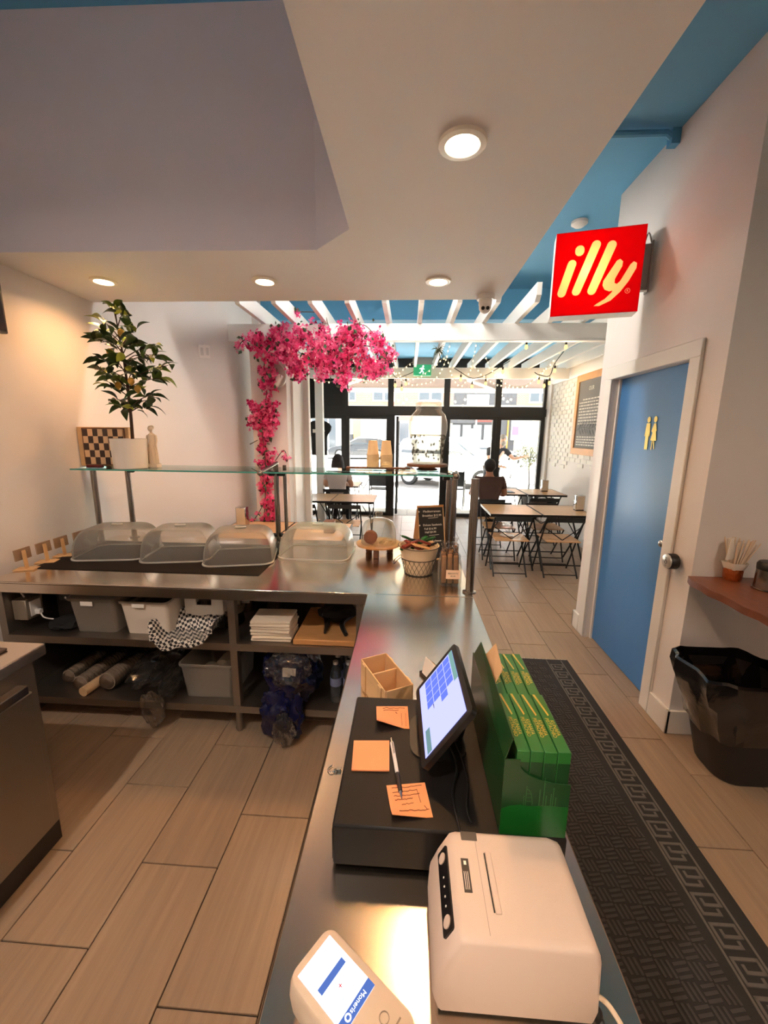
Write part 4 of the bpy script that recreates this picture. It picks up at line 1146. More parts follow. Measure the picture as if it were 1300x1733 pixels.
for i in range(2):
    for j in range(3):
        bottle(-.385 + .075 * i, 2.08 + .075 * j, L0 + .0005, .25, 'clear water bottle right of the blue pack, %s row, %s' % (('left', 'right')[i], ('front', 'middle', 'back')[j]), mat('clear_cap', (190, 184, 178), .4), 'clear water bottles on the lower shelf')
t = thing('bottle_pack', 'torn pack of bottles in dark blue film bulging from the lower shelf', 'bottle pack', (-.635, 2.05, L0))
b = crumple((-.635, 2.10, L0 + .17), (.32, .36, .36), 31, .16, 4); part('blue_film', b, BLUEF, t)
b = crumple((-.66, 1.955, L0 - .005), (.24, .12, .30), 33, .3, 4); part('hanging_film', b, BLUEF, t)
b = crumple((-.63, 1.99, L0 + .25), (.24, .20, .18), 35, .3, 4); part('clear_film', b, FILM, t, smooth=0)
b = crumple((-.64, 1.89, L0 - .055), (.12, .07, .19), 37, .35, 4); part('clear_tail', b, FILM, t, smooth=0)
b = B(); b.box((-.61, 1.93, L0 + .26), (.07, .004, .06), (.2, .1, .1)); part('sticker', b, PAPER, t)
# ================================================================== cash counter
DZ = .98
t = thing('cash_till_box', 'black metal cash drawer on the steel cash counter', 'cash drawer', (.09, .81, CT))
b = B(); b.b2(-.126, .304, .622, 1.0, CT + .008, DZ, .004); part('case', b, mat('drawer_black', (19, 16, 15), .5, .0, var=.12, spec=.3), t)
b = B(); b.b2(-.128, -.126, .63, .99, CT + .014, DZ - .02, .0); part('drawer_front', b, BLACKP, t)
for xx in (-.10, .28):
    for yy in (.65, .97):
        b = B(); b.cyl((xx, yy, CT), (xx, yy, CT + .009), .012); part('foot', b, BLACKP, t)
NOTE = mat('orange_note', (246, 158, 104), .85, var=.03)
INK = mat('pencil_ink', (110, 62, 44), .9)
def note(p, label, curl=0.0, lines=(), seed=1, n=1):
    P = [pz(u, v, DZ) for u, v in p]
    t = thing('sticky_note', label, 'sticky note', ((P[0] + P[2]) / 2), 0)
    b = B()
    f = lambda s, q: P[0] * (1 - s) * (1 - q) + P[1] * s * (1 - q) + P[2] * s * q + P[3] * (1 - s) * q + Vector((0, 0, .0012 * n + curl * max(0, q - .55) ** 2 * max(0, 1 - s * 1.2)))
    b.grid(f, 6, 6, .0008 * n); part('sheet', b, NOTE, t, smooth=60)
    if lines:
        b = B(); r = random.Random(seed)
        for (s0, q0, s1, q1) in lines:
            pts = []; m = 14
            for i in range(m + 1):
                k = i / m
                pts.append(f(s0 + (s1 - s0) * k, q0 + (q1 - q0) * k + r.uniform(-.018, .018)) + Vector((0, 0, .0012)))
            b.tube(pts, .0005, 4)
        part('handwriting', b, INK, t)
note([(637, 1196), (690, 1196), (693, 1234), (638, 1231)], 'orange sticky note with curled corner, farthest from the camera', .10, [(.2, .1, .9, .1), (.22, .2, .7, .22), (.78, .35, .78, .9), (.92, .35, .9, .9), (.6, .3, .65, .36)], 2)
note([(599, 1256), (659, 1256), (659, 1307), (595, 1306)], 'blank orange sticky note pad at the left of the drawer', 0, (), 1, 4)
note([(654, 1330), (719, 1325), (733, 1384), (664, 1388)], 'orange sticky note covered in handwriting, nearest the camera', .06, [(.12, .12, .9, .10), (.12, .24, .75, .22), (.14, .36, .8, .34), (.15, .48, .6, .46), (.3, .62, .6, .6), (.2, .82, .95, .80), (.75, .2, .78, .6), (.85, .7, .9, .78)], 4)
pa, pb_ = pz(662, 1250, DZ + .005), pz(680, 1352, DZ + .003)
t = thing('ballpoint_pen', 'white and black ballpoint pen across the sticky notes', 'pen', pa)
d = (pb_ - pa)
b = B(); b.cyl(pa + d * .08, pa + d * .62, .0042, n=12); part('barrel', b, WHITEP, t)
b = B(); b.cyl(pa + d * .62, pa + d * .90, .0046, n=12); part('grip', b, BLACKP, t)
b = B(); b.cyl(pa + d * .90, pb_, .004, .0008, n=10); b.cyl(pa, pa + d * .08, .0025, n=10); b.box(pa + d * .2 + Vector((0, 0, .006)), (.003, .035, .0015), (0, 0, math.atan2(d.y, d.x) - PI / 2)); part('tip', b, CHROME, t)
# till screen
N0, N1 = pz(714, 1304, 1.012), pz(704, 1168, 1.012)
T1 = py(769, 1080, N1.y + .012); T0 = py(799, 1204, N0.y + .010)
ey = (N1 - N0).normalized(); L = (N1 - N0).length
upv = ((T1 - N1) + (T0 - N0)) / 2; upv -= ey * upv.dot(ey); Hh = upv.length; upv.normalize()
nrm = upv.cross(ey).normalized()
if nrm.x > 0: nrm = -nrm
MS = frame(N0, ey, upv, nrm)       # x along the counter, y up the screen, z towards the cashier
t = thing('till_screen', 'black touchscreen till tilted on a stand on the cash drawer', 'till screen', (.08, .85, DZ))
b = B(); b.prism(rrect(L, Hh, .012, 4), -.012, 0, MS @ Matrix.Translation((L / 2, Hh / 2, 0))); part('bezel', b, BLACKP, t)
b = B()
SCR = [emit('screen_lilac', (150, 152, 226), .62), emit('screen_blue', (78, 92, 205), .62), emit('screen_sage', (96, 128, 124), .55), emit('screen_teal', (92, 118, 120), .5)]
def rct(b, x0, x1, y0, y1, z, mi): b.mi = mi; b.poly([MS @ Vector(p) for p in ((x0, y0, z), (x0, y1, z), (x1, y1, z), (x1, y0, z))])
mg = .016
rct(b, mg, L - mg, mg, Hh - mg, .0008, 0)
w_, h_ = L - 2 * mg, Hh - 2 * mg
rct(b, mg + w_ * .5, L - mg, mg + h_ * .90, Hh - mg, .0012, 2)
rct(b, mg + .01 * w_, mg + w_ * .30, mg + .06 * h_, mg + h_ * .17, .0012, 3)
for i in range(5):
    for j in range(4):
        if i == 0 and j in (0, 1, 3): continue
        x0 = mg + w_ * (.42 + .112 * i); y0 = mg + h_ * (.17 + .18 * j)
        rct(b, x0 + .001, x0 + w_ * .112 - .001, y0 + .001, y0 + h_ * .18 - .001, .0012, 1)
part('display', b, SCR, t, smooth=0, recalc=False)
b = B(); b.prism(rrect(.13, .15, .04, 5), 0, .005, Matrix.Translation((.085, .86, DZ + .0003))); part('base_plate', b, BLACKP, t)
b = B(); mc = MS @ Vector((L / 2, Hh * .45, -.012)); b.tube([(.125, .86, DZ + .005), (.135, .86, DZ + .05), mc - nrm * .012 - Vector((0, 0, .02)), mc], [.02, .018, .018, .022], 10, 4); part('neck', b, BLACKP, t)
# cables behind the screen
b = B(); b.tube([(.10, .80, 1.03), (.12, .76, .995), (.105, .70, .985), (.11, .63, .984), (.115, .60, .97)], .0022, 6, 5); b.tube([(.12, .80, 1.02), (.14, .74, .986), (.13, .66, .985), (.16, .61, .95)], .002, 6, 5)
single('till_cable', b, BLACKP, 'thin black cables trailing from the till screen over the drawer', 'cable')
# wooden caddy
ct = [pz(u, v, .978) for u, v in ((610, 1118), (655, 1106), (700, 1162), (655, 1180))]
cc = sum(ct, Vector()) / 4; ca = math.atan2((ct[0] - ct[3]).y, (ct[0] - ct[3]).x) - PI / 2
t = thing('wooden_caddy', 'empty two-compartment wooden caddy behind the cash drawer', 'caddy', (cc.x - .002, cc.y + .012, CT), ca)
w_, l_ = .088, .185
for nm, c, dd in (('side_panel', (-w_ / 2, 0, .0495), (.004, l_, .097)), ('side_panel', (w_ / 2, 0, .0495), (.004, l_, .097)), ('end_panel', (0, -l_ / 2, .0495), (w_ - .005, .004, .097)), ('end_panel', (0, l_ / 2, .0495), (w_ - .005, .004, .097)), ('divider', (0, .012, .045), (w_ - .005, .006, .09)), ('bottom', (0, 0, .003), (w_ - .005, l_ - .005, .005))):
    b = B(); b.box(c, dd, None, .0008); part(nm, b, WOOD_PALE, t, local=True)
for sx_ in (-1, 1):
    for sy_ in (-.32, .32):
        b = B(); b.box((sx_ * (w_ / 2 + .004), l_ * sy_, .05), (.005, .022, .092), None, .001); part('batten', b, WOOD_PALE, t, local=True)
# card holder between caddy and screen
q = pz(735, 1150, CT)
t = thing('card_holder', 'small stack of cards standing in a holder beside the wooden caddy', 'card holder', (q.x, q.y, CT), .5)
for k, m in enumerate((PAPER, KRAFT, BLACKP)):
    b = B(); b.box((.0 + .014 * k - .02, .0, .036 - .006 * k), (.003, .075, .065 - .012 * k), (0, .22, 0), .0005); part('card', b, m, t, local=True)
b = B(); b.box((0, 0, .006), (.06, .10, .012), None, .002); part('holder', b, BLACKP, t, local=True)

# green display carton with packs
GREEN = mat('dark_green_card', (24, 66, 30), .3, var=.06)
GREEN_L = mat('bright_green_card', (40, 108, 44), .3, var=.06)
GREEN_F = mat('front_green_card', (16, 92, 30), .28, var=.08)
GOLDT = mat('gold_print', (216, 186, 92), .3, .5)
bx0, bx1, by0, by1 = .182, .300, .628, .985
ZB = DZ + .0005
t = thing('display_carton', 'dark green display carton with an opened side flap on the drawer', 'carton', (.24, .80, ZB))
b = B(); b.b2(bx0, bx0 + .002, by0, by1, ZB, ZB + .155); part('side_panel', b, GREEN, t)
b = B(); b.b2(bx1 - .002, bx1, by0 + .0, by1, ZB, ZB + .09); part('side_panel', b, GREEN, t)
b = B(); b.b2(bx0, bx1, by1 - .002, by1, ZB, ZB + .10); part('back_panel', b, GREEN, t)
b = B(); b.b2(bx0, bx1, by0, by1, ZB, ZB + .002); part('bottom', b, GREEN, t)
MFn = frame((bx0, by0, ZB), (1, 0, 0), (0, 0, 1), (0, -1, 0))
W_ = bx1 - bx0
arc = [(W_ * .235 + W_ * .765 * (1 - math.cos(a)), .150 - .038 * math.sin(a)) for a in [PI / 2 * i / 10 for i in range(11)]]
b = B(); b.prism([(0, 0), (W_, 0), (W_, arc[-1][1])] + arc[::-1][1:] + [(W_ * .235, .158), (0, .158)], 0, .002, MFn); fr_ = part('front_panel', b, GREEN, t)
hill = [(0, .055), (W_ * .12, .062), (W_ * .28, .066), (W_ * .4, .064), (W_ * .7, .067), (W_ * .85, .066), (W_, .066)]
b = B(); b.prism([(0, .0005), (W_, .0005)] + hill[::-1], .0022, .0026, MFn); part('printed_hills', b, GREEN_F, fr_)
b = B()
def bar(x0, y0, x1, y1, w): 
    d = Vector((x1 - x0, y1 - y0)); nn = Vector((-d.y, d.x)).normalized() * w
    b.prism([(x0 - nn.x, y0 - nn.y), (x1 - nn.x, y1 - nn.y), (x1 + nn.x, y1 + nn.y), (x0 + nn.x, y0 + nn.y)], .0022, .0025, MFn)
for i in range(6):
    a0, a1 = PI / 2 * i / 6, PI / 2 * (i + 1) / 6
    bar(W_ * (.36 + .10 * math.sin(a0)), .066 + .034 * math.cos(a0), W_ * (.36 + .10 * math.sin(a1)), .066 + .034 * math.cos(a1), .0006)
bar(W_ * .36, .066, W_ * .36, .106, .0006); bar(W_ * .33, .066, W_ * .33, .086, .0006)
for yy in (.074, .082, .09): bar(W_ * .36, yy, W_ * .44, yy, .0004)
for xx, hh in ((.56, .1), (.62, .125), (.66, .088), (.73, .092), (.76, .105), (.80, .085)): bar(W_ * xx, .066, W_ * xx, hh, .0007)
part('printed_skyline', b, mat('skyline_green', (48, 104, 52), .4), fr_)
# opened flap along the left side
fa, fb_ = Vector((bx0, by1 - .01, ZB + .155)), Vector((bx0, by0, ZB + .155))
b = B(); b.rings([[fa, fb_, fb_ + Vector((.012, .0, .045)), fa + Vector((.010, -.035, .055))], [p + Vector((.0015, 0, .0005)) for p in (fa, fb_, fb_ + Vector((.012, .0, .045)), fa + Vector((.010, -.035, .055)))]]); part('side_flap', b, GREEN, t)
b = B(); e0 = Vector((bx0 + .012, .90, ZB + .195)); b.rings([[e0, e0 + Vector((.002, -.10, -.01)), e0 + Vector((.022, -.085, .02)), e0 + Vector((.022, -.01, .04))], [p + Vector((.0015, 0, -.001)) for p in (e0, e0 + Vector((.002, -.10, -.01)), e0 + Vector((.022, -.085, .02)), e0 + Vector((.022, -.01, .04)))]]); part('inner_tab', b, KRAFT, t)
pw = (bx1 - bx0 - .024) / 4
def packs(y0, y1, row, x00):
    for k in range(4):
        x0 = x00 + pw * k
        t = thing('chocolate_pack', ('%s upright green pack from the flap in the %s row of the carton' % (('first', 'second', 'third', 'last')[k], row)), 'pack', (x0 + pw / 2, (y0 + y1) / 2, ZB + .003), 0, 'green packs in the carton')
        zt = ZB + (.172 if row == 'front' else .167) + .001 * (k % 2)
        b = B(); b.b2(x0 + .0006, x0 + pw - .0006, y0, y1, ZB + .003, zt, .0008); part('box', b, GREEN_L, t)
        b = B(); b.b2(x0 + .0012, x0 + pw - .0012, y0 - .0004, y0 - .0001, ZB + .004, zt - .022); part('dark_band', b, GREEN, t)
        b = B(); M = Matrix.Translation((x0 + pw / 2, y0 + (y1 - y0) * .38, zt + .0003)) @ Matrix.Rotation(-PI / 2, 4, 'Z')
        b.text('KUNAFA\nPISTACHIO', .0105, M, .0002, 'CENTER', .8); part('gold_lettering', b, GOLDT, t)
        b = B(); b.prism([(x0 + .002, y1 - .002), (x0 + .007, y1 - .002), (x0 + .016, y0 + (y1 - y0) * .60), (x0 + .013, y0 + (y1 - y0) * .58)], zt + .0001, zt + .0004); part('gold_streak', b, GOLDT, t)
        if row == 'front':
            b = B(); M = Matrix.Translation((x0 + pw / 2, y0 - .0006, ZB + .088)) @ Matrix.Rotation(PI / 2, 4, 'X') @ Matrix.Rotation(PI / 2, 4, 'Z')
            b.text('KUNAFA\nPISTACHIO', .009, M, .0002, 'CENTER', .8); part('white_lettering', b, PAPER, t)
packs(by0 + .003, by0 + .165, 'front', bx0 + .022)
packs(by0 + .168, by0 + .335, 'rear', bx0 + .021)

# label printer
WPR = mat('printer_white', (212, 190, 174), .45, var=.02, bump=.05, bscale=400)
t = thing('label_printer', 'white thermal label printer on the cash counter', 'printer', (.165, .505, CT))
y0, y1 = .432, .592
b = B(); prof = [(.058, .012), (.052, .03), (.054, .075), (.066, .105), (.084, .139), (.092, .142), (.258, .142), (.272, .136), (.279, .120), (.284, .03), (.280, .012)]
XZ = Matrix(((1, 0, 0, 0), (0, 0, 1, 0), (0, 1, 0, CT), (0, 0, 0, 1)))
cxp = .168; czp = .075
def pr_ring(y, k): return [XZ @ Vector((cxp + (x - cxp) * k, czp + (z - czp) * k, y)) for x, z in prof]
b.rings([pr_ring(y0, .94), pr_ring(y0 + .004, .98), pr_ring(y0 + .012, 1), pr_ring(y1 - .012, 1), pr_ring(y1 - .004, .98), pr_ring(y1, .94)]); body = part('body', b, WPR, t, smooth=50)
b = B(); b.b2(.062, .278, y0 + .01, y1 - .01, CT + .0005, CT + .014); part('underside', b, BLACKP, t)
mp0 = Vector((.0655, 0, CT + .106)); mp1 = Vector((.0835, 0, CT + .1385)); dv = (mp1 - mp0).normalized(); nn = Vector((-dv.z, 0, dv.x))
MP = frame((.0745 + nn.x * .001, (y0 + y1) / 2, CT + .122 + nn.z * .001), (0, 1, 0), dv, None)
b = B(); b.prism(rrect(.118, .026, .003, 2), -.0015, .0015, MP); pn = part('control_panel', b, mat('panel_black', (18, 16, 18), .3), t)
for yy in (-.045, .044):
    b = B(); b.prism([(yy + .008 * math.cos(a), .0085 * math.sin(a)) for a in [2 * PI * i / 16 for i in range(16)]], -.003, .003, MP); part('button', b, WPR, pn)
b = B()
for yy in (-.025, -.012, .002, .015): b.prism(rrect(.003, .003, .001, 1), -.0022, .0022, MP @ Matrix.Translation((yy, 0, 0)))
part('indicator', b, PAPER, pn)
b = B(); b.b2(.1385, .1405, y0 + .038, y1 - .038, CT + .1415, CT + .1432); part('paper_slot', b, BLACKP, body)
b = B(); b.b2(.141, .150, y0 + .036, y1 - .036, CT + .1415, CT + .1440, .0008); part('tear_bar', b, WPR, body)
b = B(); b.b2(.1278, .1284, y0 + .01, y1 - .006, CT + .1418, CT + .1422); part('lid_seam', b, mat('seam_grey', (150, 130, 116), .6), body)
b = B(); b.b2(.100, .112, y0 + .062, y1 - .048, CT + .1418, CT + .1424); st = part('warning_sticker', b, BLACKP, body)
b = B(); b.b2(.104, .108, y1 - .058, y1 - .052, CT + .1424, CT + .1427)
for k in range(3): b.b2(.1025 + .0028 * k, .1033 + .0028 * k, y0 + .066, y0 + .092, CT + .1424, CT + .1426)
part('sticker_print', b, PAPER, st)
b = B(); b.b2(.105, .132, y1 - .018, y1 - .002, CT + .1405, CT + .1428, .001); part('latch', b, mat('latch_grey', (86, 78, 72), .5), body)
b = B(); b.tube([(.280, .45, CT + .04), (.30, .445, CT + .03), (.318, .425, CT + .012), (.322, .40, CT + .006), (.316, .37, CT + .004), (.31, .33, CT + .004)], .0035, 8, 6)
single('printer_cord', b, mat('cream_cable', (222, 200, 172), .5), 'cream cord looping from the printer over the counter edge', 'cord')
b = B(); b.tube([(.288, .44, CT + .012), (.292, .425, CT + .005), (.285, .405, CT + .004), (.27, .37, CT + .004)], .0045, 8, 6); b.ball((.283, .445, CT + .012), .011)
single('power_lead', b, BLACKP, 'black power lead behind the white label printer', 'cord')

# payment terminal
zt = .952
A_, B_, C_ = pz(504, 1653, zt), pz(558, 1583, zt), pz(642, 1656, zt)
ex = (B_ - A_).normalized(); ey_ = (C_ - B_); ey_ -= ex * ey_.dot(ex); ey_.normalize()
wS, lS = (B_ - A_).length, (C_ - B_).dot(ey_)
MT = frame(A_, ex, ey_, (0, 0, 1))
WTM = mat('terminal_white', (206, 184, 160), .4)
t = thing('card_terminal', 'white card payment terminal with a lit screen at the bottom edge', 'card terminal', (A_.x, A_.y - .02, CT))
b = B(); R = rrect(wS + .020, lS + .075, .016, 5); M0 = MT @ Matrix.Translation((wS / 2, (lS + .055) / 2, 0))
b.rings([[M0 @ Vector((x * k, y * k, z)) for x, y in R] for k, z in ((.90, CT + .002 - zt), (1.02, CT + .02 - zt), (1.06, -.03), (1.04, -.012), (1.0, -.001), (.97, .0))]); tb = part('body', b, WTM, t, smooth=50)
b = B(); TS = [emit('terminal_white_screen', (222, 226, 255), .85), emit('terminal_blue', (62, 84, 140), .6), emit('terminal_red', (196, 60, 50), .6), emit('terminal_grey', (120, 124, 140), .6)]
def trc(x0, x1, y0, y1, z, mi): b.mi = mi; b.poly([MT @ Vector(p) for p in ((x0, y0, z), (x1, y0, z), (x1, y1, z), (x0, y1, z))])
trc(0, wS, 0, lS, .0006, 0); trc(0, wS, lS * .86, lS, .0009, 1); trc(wS * .12, wS * .88, lS * .36, lS * .46, .0009, 1)
b.mi = 2; trc(wS * .46, wS * .54, lS * .585, lS * .60, .001, 2); trc(wS * .49, wS * .51, lS * .56, lS * .625, .001, 2)
part('display', b, TS, t, smooth=0, recalc=False)
MX = MT @ Matrix.Rotation(PI, 4, 'Z') @ Matrix.Scale(1, 4)
b = B(); b.text('Moneris', .0085, frame(MT @ Vector((wS * .56, lS * .925, .0012)), -ex, ey_, (0, 0, 1)), .0001); part('bar_lettering', b, TS[0], t)
b = B(); b.text('Connected', .0055, frame(MT @ Vector((wS * .5, lS * .74, .0010)), -ex, ey_, (0, 0, 1)), .0001); part('status_lettering', b, TS[3], t)
b = B()
b.rings([[MT @ Vector((wS * .24 + r * math.cos(a), lS * .925 + r * math.sin(a), .0013)) for a in [2 * PI * i / 18 for i in range(18)]] for r in (.0025, .0045)], True, False, False); part('bar_emblem', b, TS[0], t)
b = B(); M1 = MT @ Matrix.Translation((wS * .35, lS + .022, .0005)); b.lathe([(.0005, .001), (.004, .001), (.004, 0)], (0, 0, 0), 14, M1); part('camera_dot', b, BLACKP, t)
b = B(); M1 = MT @ Matrix.Translation((wS * .72, lS + .03, .0005)); b.lathe([(.006, 0), (.007, .001), (.006, .0015)], (0, 0, 0), 18, M1); b.prism([(wS * .05, lS + .045), (wS * .95, lS + .045), (wS * .95, lS + .047), (wS * .05, lS + .047)], .0003, .001, MT); part('tap_mark', b, mat('terminal_grey_print', (150, 130, 110), .5), t)
# ================================================================== right side by the washroom
q = px(1140, 950, XR - .03)
t = thing('push_button', 'round accessible-door push button on the washroom door casing', 'push button', (XR - .018, q.y, q.z))
XA = Matrix(((0, 0, -1, XR - .018), (1, 0, 0, q.y), (0, 1, 0, q.z), (0, 0, 0, 1)))
b = B(); b.lathe([(.001, 0), (.042, 0), (.044, .004), (.044, .040), (.040, .046)], (0, 0, 0), 28, XA); part('housing', b, BLACKP, t)
b = B(); b.lathe([(.041, .046), (.040, .052), (.036, .054), (.001, .054)], (0, 0, 0), 28, XA); cp = part('cap', b, mat('button_cap', (204, 200, 192), .3, .6), t)
b = B(); MI = XA @ Matrix.Translation((0, 0, .0545))
b.tube([MI @ Vector(p) for p in ((.004, .016, 0), (.002, .004, 0), (-.008, .003, 0), (-.012, -.004, 0))], .0014, 6)
b.tube([MI @ Vector((.0 + .010 * math.cos(a), -.004 + .010 * math.sin(a), 0)) for a in [2.2 + 4.4 * i / 12 for i in range(13)]], .0013, 6); b.ball(MI @ Vector((.005, .021, 0)), .003, n=8)
for k in range(3): b.box(MI @ Vector((0, -.021 - .004 * k, 0)), (.001, .018 - .004 * k, .0012))
part('wheelchair_symbol', b, BLACKP, cp)
# live-edge shelf
ZH = .965
s0, s1 = pz(1170, 982, ZH), pz(1300, 1046, ZH)
dirs = (s1 - s0); s2 = s0 + dirs * 1.5
b = B(); left = [s0.lerp(s2, i / 10) + Vector((.008 * math.sin(i * 2.3), 0, 0)) for i in range(11)]
ring = [(XR - .03, 2.150)] + [(p.x, p.y) for p in left] + [(2.35, s2.y), (2.35, 2.150)]
b.prism(ring, ZH - .034, ZH)
single('wall_shelf', b, WOOD_SHELF, 'thick live-edge wooden shelf on the right wall above the bin', 'shelf')
q = pz(1246, 984, ZH)
kx, ky = q.x, q.y + .03
COPPER = mat('hammered_copper', (196, 112, 66), .3, 1.0, bump=.6, bscale=80)
t = thing('copper_cup', 'hammered copper cup with a pale paper liner on the wall shelf', 'cup', (kx, ky, ZH))
b = B(); b.lathe([(.001, 0), (.036, 0), (.040, .008), (.042, .05), (.041, .062), (.036, .06), (.036, .006)], (kx, ky, ZH), 26); part('cup', b, COPPER, t)
b = B(); R = 30
b.rings([[Vector((kx + (r + .004 * math.sin(5 * a)) * math.cos(a), ky + (r + .004 * math.sin(5 * a)) * math.sin(a), ZH + z)) for a in [2 * PI * i / R for i in range(R)]] for r, z in ((.034, .05), (.044, .072), (.054, .098), (.052, .098), (.036, .06))], True, False, False); part('paper_liner', b, PAPER, t)
for k in range(26):
    a = RL.uniform(0, 2 * PI); sp = RL.uniform(.1, .42); r0 = .014
    p0 = Vector((kx + r0 * math.cos(a), ky + r0 * math.sin(a), ZH + .03)); d = Vector((math.cos(a) * sp + .12, math.sin(a) * sp * .7, 1)).normalized()
    b = B(); b.cyl(p0, p0 + d * RL.uniform(.17, .2), .003, n=7)
    single('paper_straw', b, mat('straw_paper', (228, 206, 180), .7), 'wrapped paper straw fanned out in the copper cup', 'straw', 'paper straws in the copper cup')
for k in range(3):
    b = B(); p0 = Vector((kx - .01 - .008 * k, ky, ZH + .08)); b.box(p0 + Vector((-.018, .006 - .008 * k, .085)), (.035 - .01 * k, .004, .115), (0, -.22 + .16 * k, 0))
    single('paper_napkin', b, PAPER, ('widest', 'middle', 'narrowest')[k] + ' upright paper sleeve in the copper cup', 'paper sleeve', 'paper sleeves in the copper cup')
q2 = pz(1300, 1000, ZH); tx, ty = q2.x + .015, q2.y + .02
t = thing('steel_tin', 'steel tin with a black top at the right edge of the photo', 'tin', (tx, ty, ZH))
b = B(); b.lathe([(.001, 0), (.060, 0), (.064, .004), (.058, .008), (.056, .10), (.001, .10)], (tx, ty, ZH), 30); part('tin', b, TUBE, t)
b = B(); b.lathe([(.057, .10), (.058, .125), (.05, .138), (.001, .14)], (tx, ty, ZH), 30); part('lid', b, BLACKP, t)
# bin with bag
BAG = mat('black_bag_film', (14, 13, 14), .16, bump=.9, bscale=7, coat=.4)
bc, rc = Vector((1.735, 1.93, 0)), Vector((1.60, 1.88, .60))
t = thing('waste_bin', 'black waste bin lined with a shiny black bag by the wall', 'bin', bc)
b = B(); R = rrect(.30, .26, .09, 6)
def bring(k, z, f=0.0, shift=None, ph=0):
    out = []
    c = bc.lerp(rc, z / .6) if shift is None else shift
    for i, (x, y) in enumerate(R):
        w = 1 + f * (math.sin(i * 1.9 + ph) * .6 + math.sin(i * 4.1 + ph * 2) * .4)
        out.append(Vector((c.x + x * k * w, c.y + y * k * w, z + f * .12 * math.sin(i * 1.3 + ph))))
    return out
b.rings([bring(.94, 0.0), bring(1.0, .02), bring(1.15, .30), bring(1.30, .56)], True, True, False); part('bin_body', b, mat('bin_black', (22, 21, 22), .5), t)
b = B(); b.rings([bring(1.20, .26, .06), bring(1.30, .36, .13, ph=1), bring(1.44, .46, .10, ph=1.5), bring(1.50, .54, .09, ph=2), bring(1.47, .60, .06, ph=2.4), bring(1.38, .61, .06, ph=2.4), bring(1.26, .52, .05, ph=1), bring(1.12, .36, .07), bring(.7, .2, .05)], True, False, True); part('bag', b, BAG, t, smooth=35)
b = crumple((1.70, 1.86, .40), (.17, .14, .09), 41, .3); single('crumpled_paper', b, KRAFT, 'crumpled brown paper inside the waste bin', 'paper')
# runner mat
MATB = mat('mat_black', (38, 35, 34), .95, var=.2, vscale=60)
MATR = mat('mat_rib', (62, 57, 55), .95, var=.25, vscale=30)
MATK = mat('mat_key', (92, 86, 80), .95, var=.2, vscale=40)
mx0, mx1, my0, my1 = .46, 1.253, -.8, 2.90
t = thing('floor_runner', 'long black runner mat with a Greek key border along the counter', 'mat', ((mx0 + mx1) / 2, 1.0, 0))
b = B(); b.b2(mx0, mx1, my0, my1, .0008, .007, .002); part('backing', b, MATB, t)
b = B(); cs = .052
ny = int((my1 - .03 - .35) / cs); nx = int((1.075 - mx0 - .02) / cs)
for i in range(nx):
    for j in range(ny):
        x0, y0 = mx0 + .02 + i * cs, .35 + j * cs
        for k in range(3):
            if (i + j) % 2: b.box((x0 + cs / 2, y0 + cs * (k + .5) / 3, .008), (cs * .9, cs * .17, .004), (0, 0, .18))
            else: b.box((x0 + cs * (k + .5) / 3, y0 + cs / 2, .008), (cs * .17, cs * .9, .004), (0, 0, .18))
part('woven_ribs', b, MATR, t, kind='stuff', smooth=0)
b = B()
for xx in (1.088, 1.196): b.b2(xx - .004, xx + .004, .2, my1 - .02, .007, .011)
part('border_line', b, MATK, t, smooth=0)
kb = B(); hw, pt = .040, .096
for (x0, y0, x1, y1) in ((-hw, .075, hw, .075), (hw, .075, hw, .040), (-hw * .4, .040, hw, .040), (-hw * .4, .040, -hw * .4, .056), (-hw, .075, -hw, .010), (-hw, .010, hw * .5, .010), (hw * .5, .010, hw * .5, .024)):
    kb.b2(min(x0, x1) - .005, max(x0, x1) + .005, min(y0, y1) - .005, max(y0, y1) + .005, .007, .011)
k0 = part('greek_key', kb, MATK, t, smooth=0, local=True)
k0.location = (1.142 - (mx0 + mx1) / 2, .25 - 1.0, 0)
for k in range(1, 27):
    o = k0.copy(); COL.objects.link(o); o.location = (1.142 - (mx0 + mx1) / 2, .25 - 1.0 + pt * k, 0)
b = B()
for k in range(90): b.cyl((mx0 + (mx1 - mx0) * k / 90, my1, .003), (mx0 + (mx1 - mx0) * k / 90 + RL.uniform(-.004, .004), my1 + RL.uniform(.006, .014), .002), .0012, n=4)
part('frayed_end', b, PAPER, t, kind='stuff', smooth=0)

# ================================================================== decoration in the dining room
FL = [translucent('bract_pink', (252, 124, 176)), translucent('bract_magenta', (244, 88, 150)), translucent('bract_rose', (253, 156, 192)), translucent('bract_wine', (200, 44, 100))]
VINEL = mat('vine_leaf', (52, 72, 42), .55, var=.3, vscale=20)
STEM = mat('vine_stem', (76, 56, 42), .8)
rf = random.Random(11)
t = thing('bougainvillea_garland', 'pink artificial bougainvillea trailing along the pergola beam and down the pillar', 'flower garland', (-1.2, 4.2, 0))
poly1 = [(404, 580), (430, 566), (465, 566), (470, 548), (500, 556), (520, 548), (560, 566), (585, 545), (610, 556), (640, 566), (662, 592), (660, 620), (648, 644), (620, 638), (600, 646), (584, 656), (568, 640), (545, 642), (530, 626), (518, 620), (508, 650), (500, 655), (496, 630), (480, 618), (470, 606), (452, 604), (440, 612), (430, 598), (408, 594)]
poly2 = [(438, 600), (466, 600), (462, 640), (466, 700), (464, 760), (466, 830), (466, 905), (446, 905), (446, 840), (436, 790), (444, 745), (428, 722), (423, 690), (440, 665), (443, 630)]
bl = B(); lf = B()
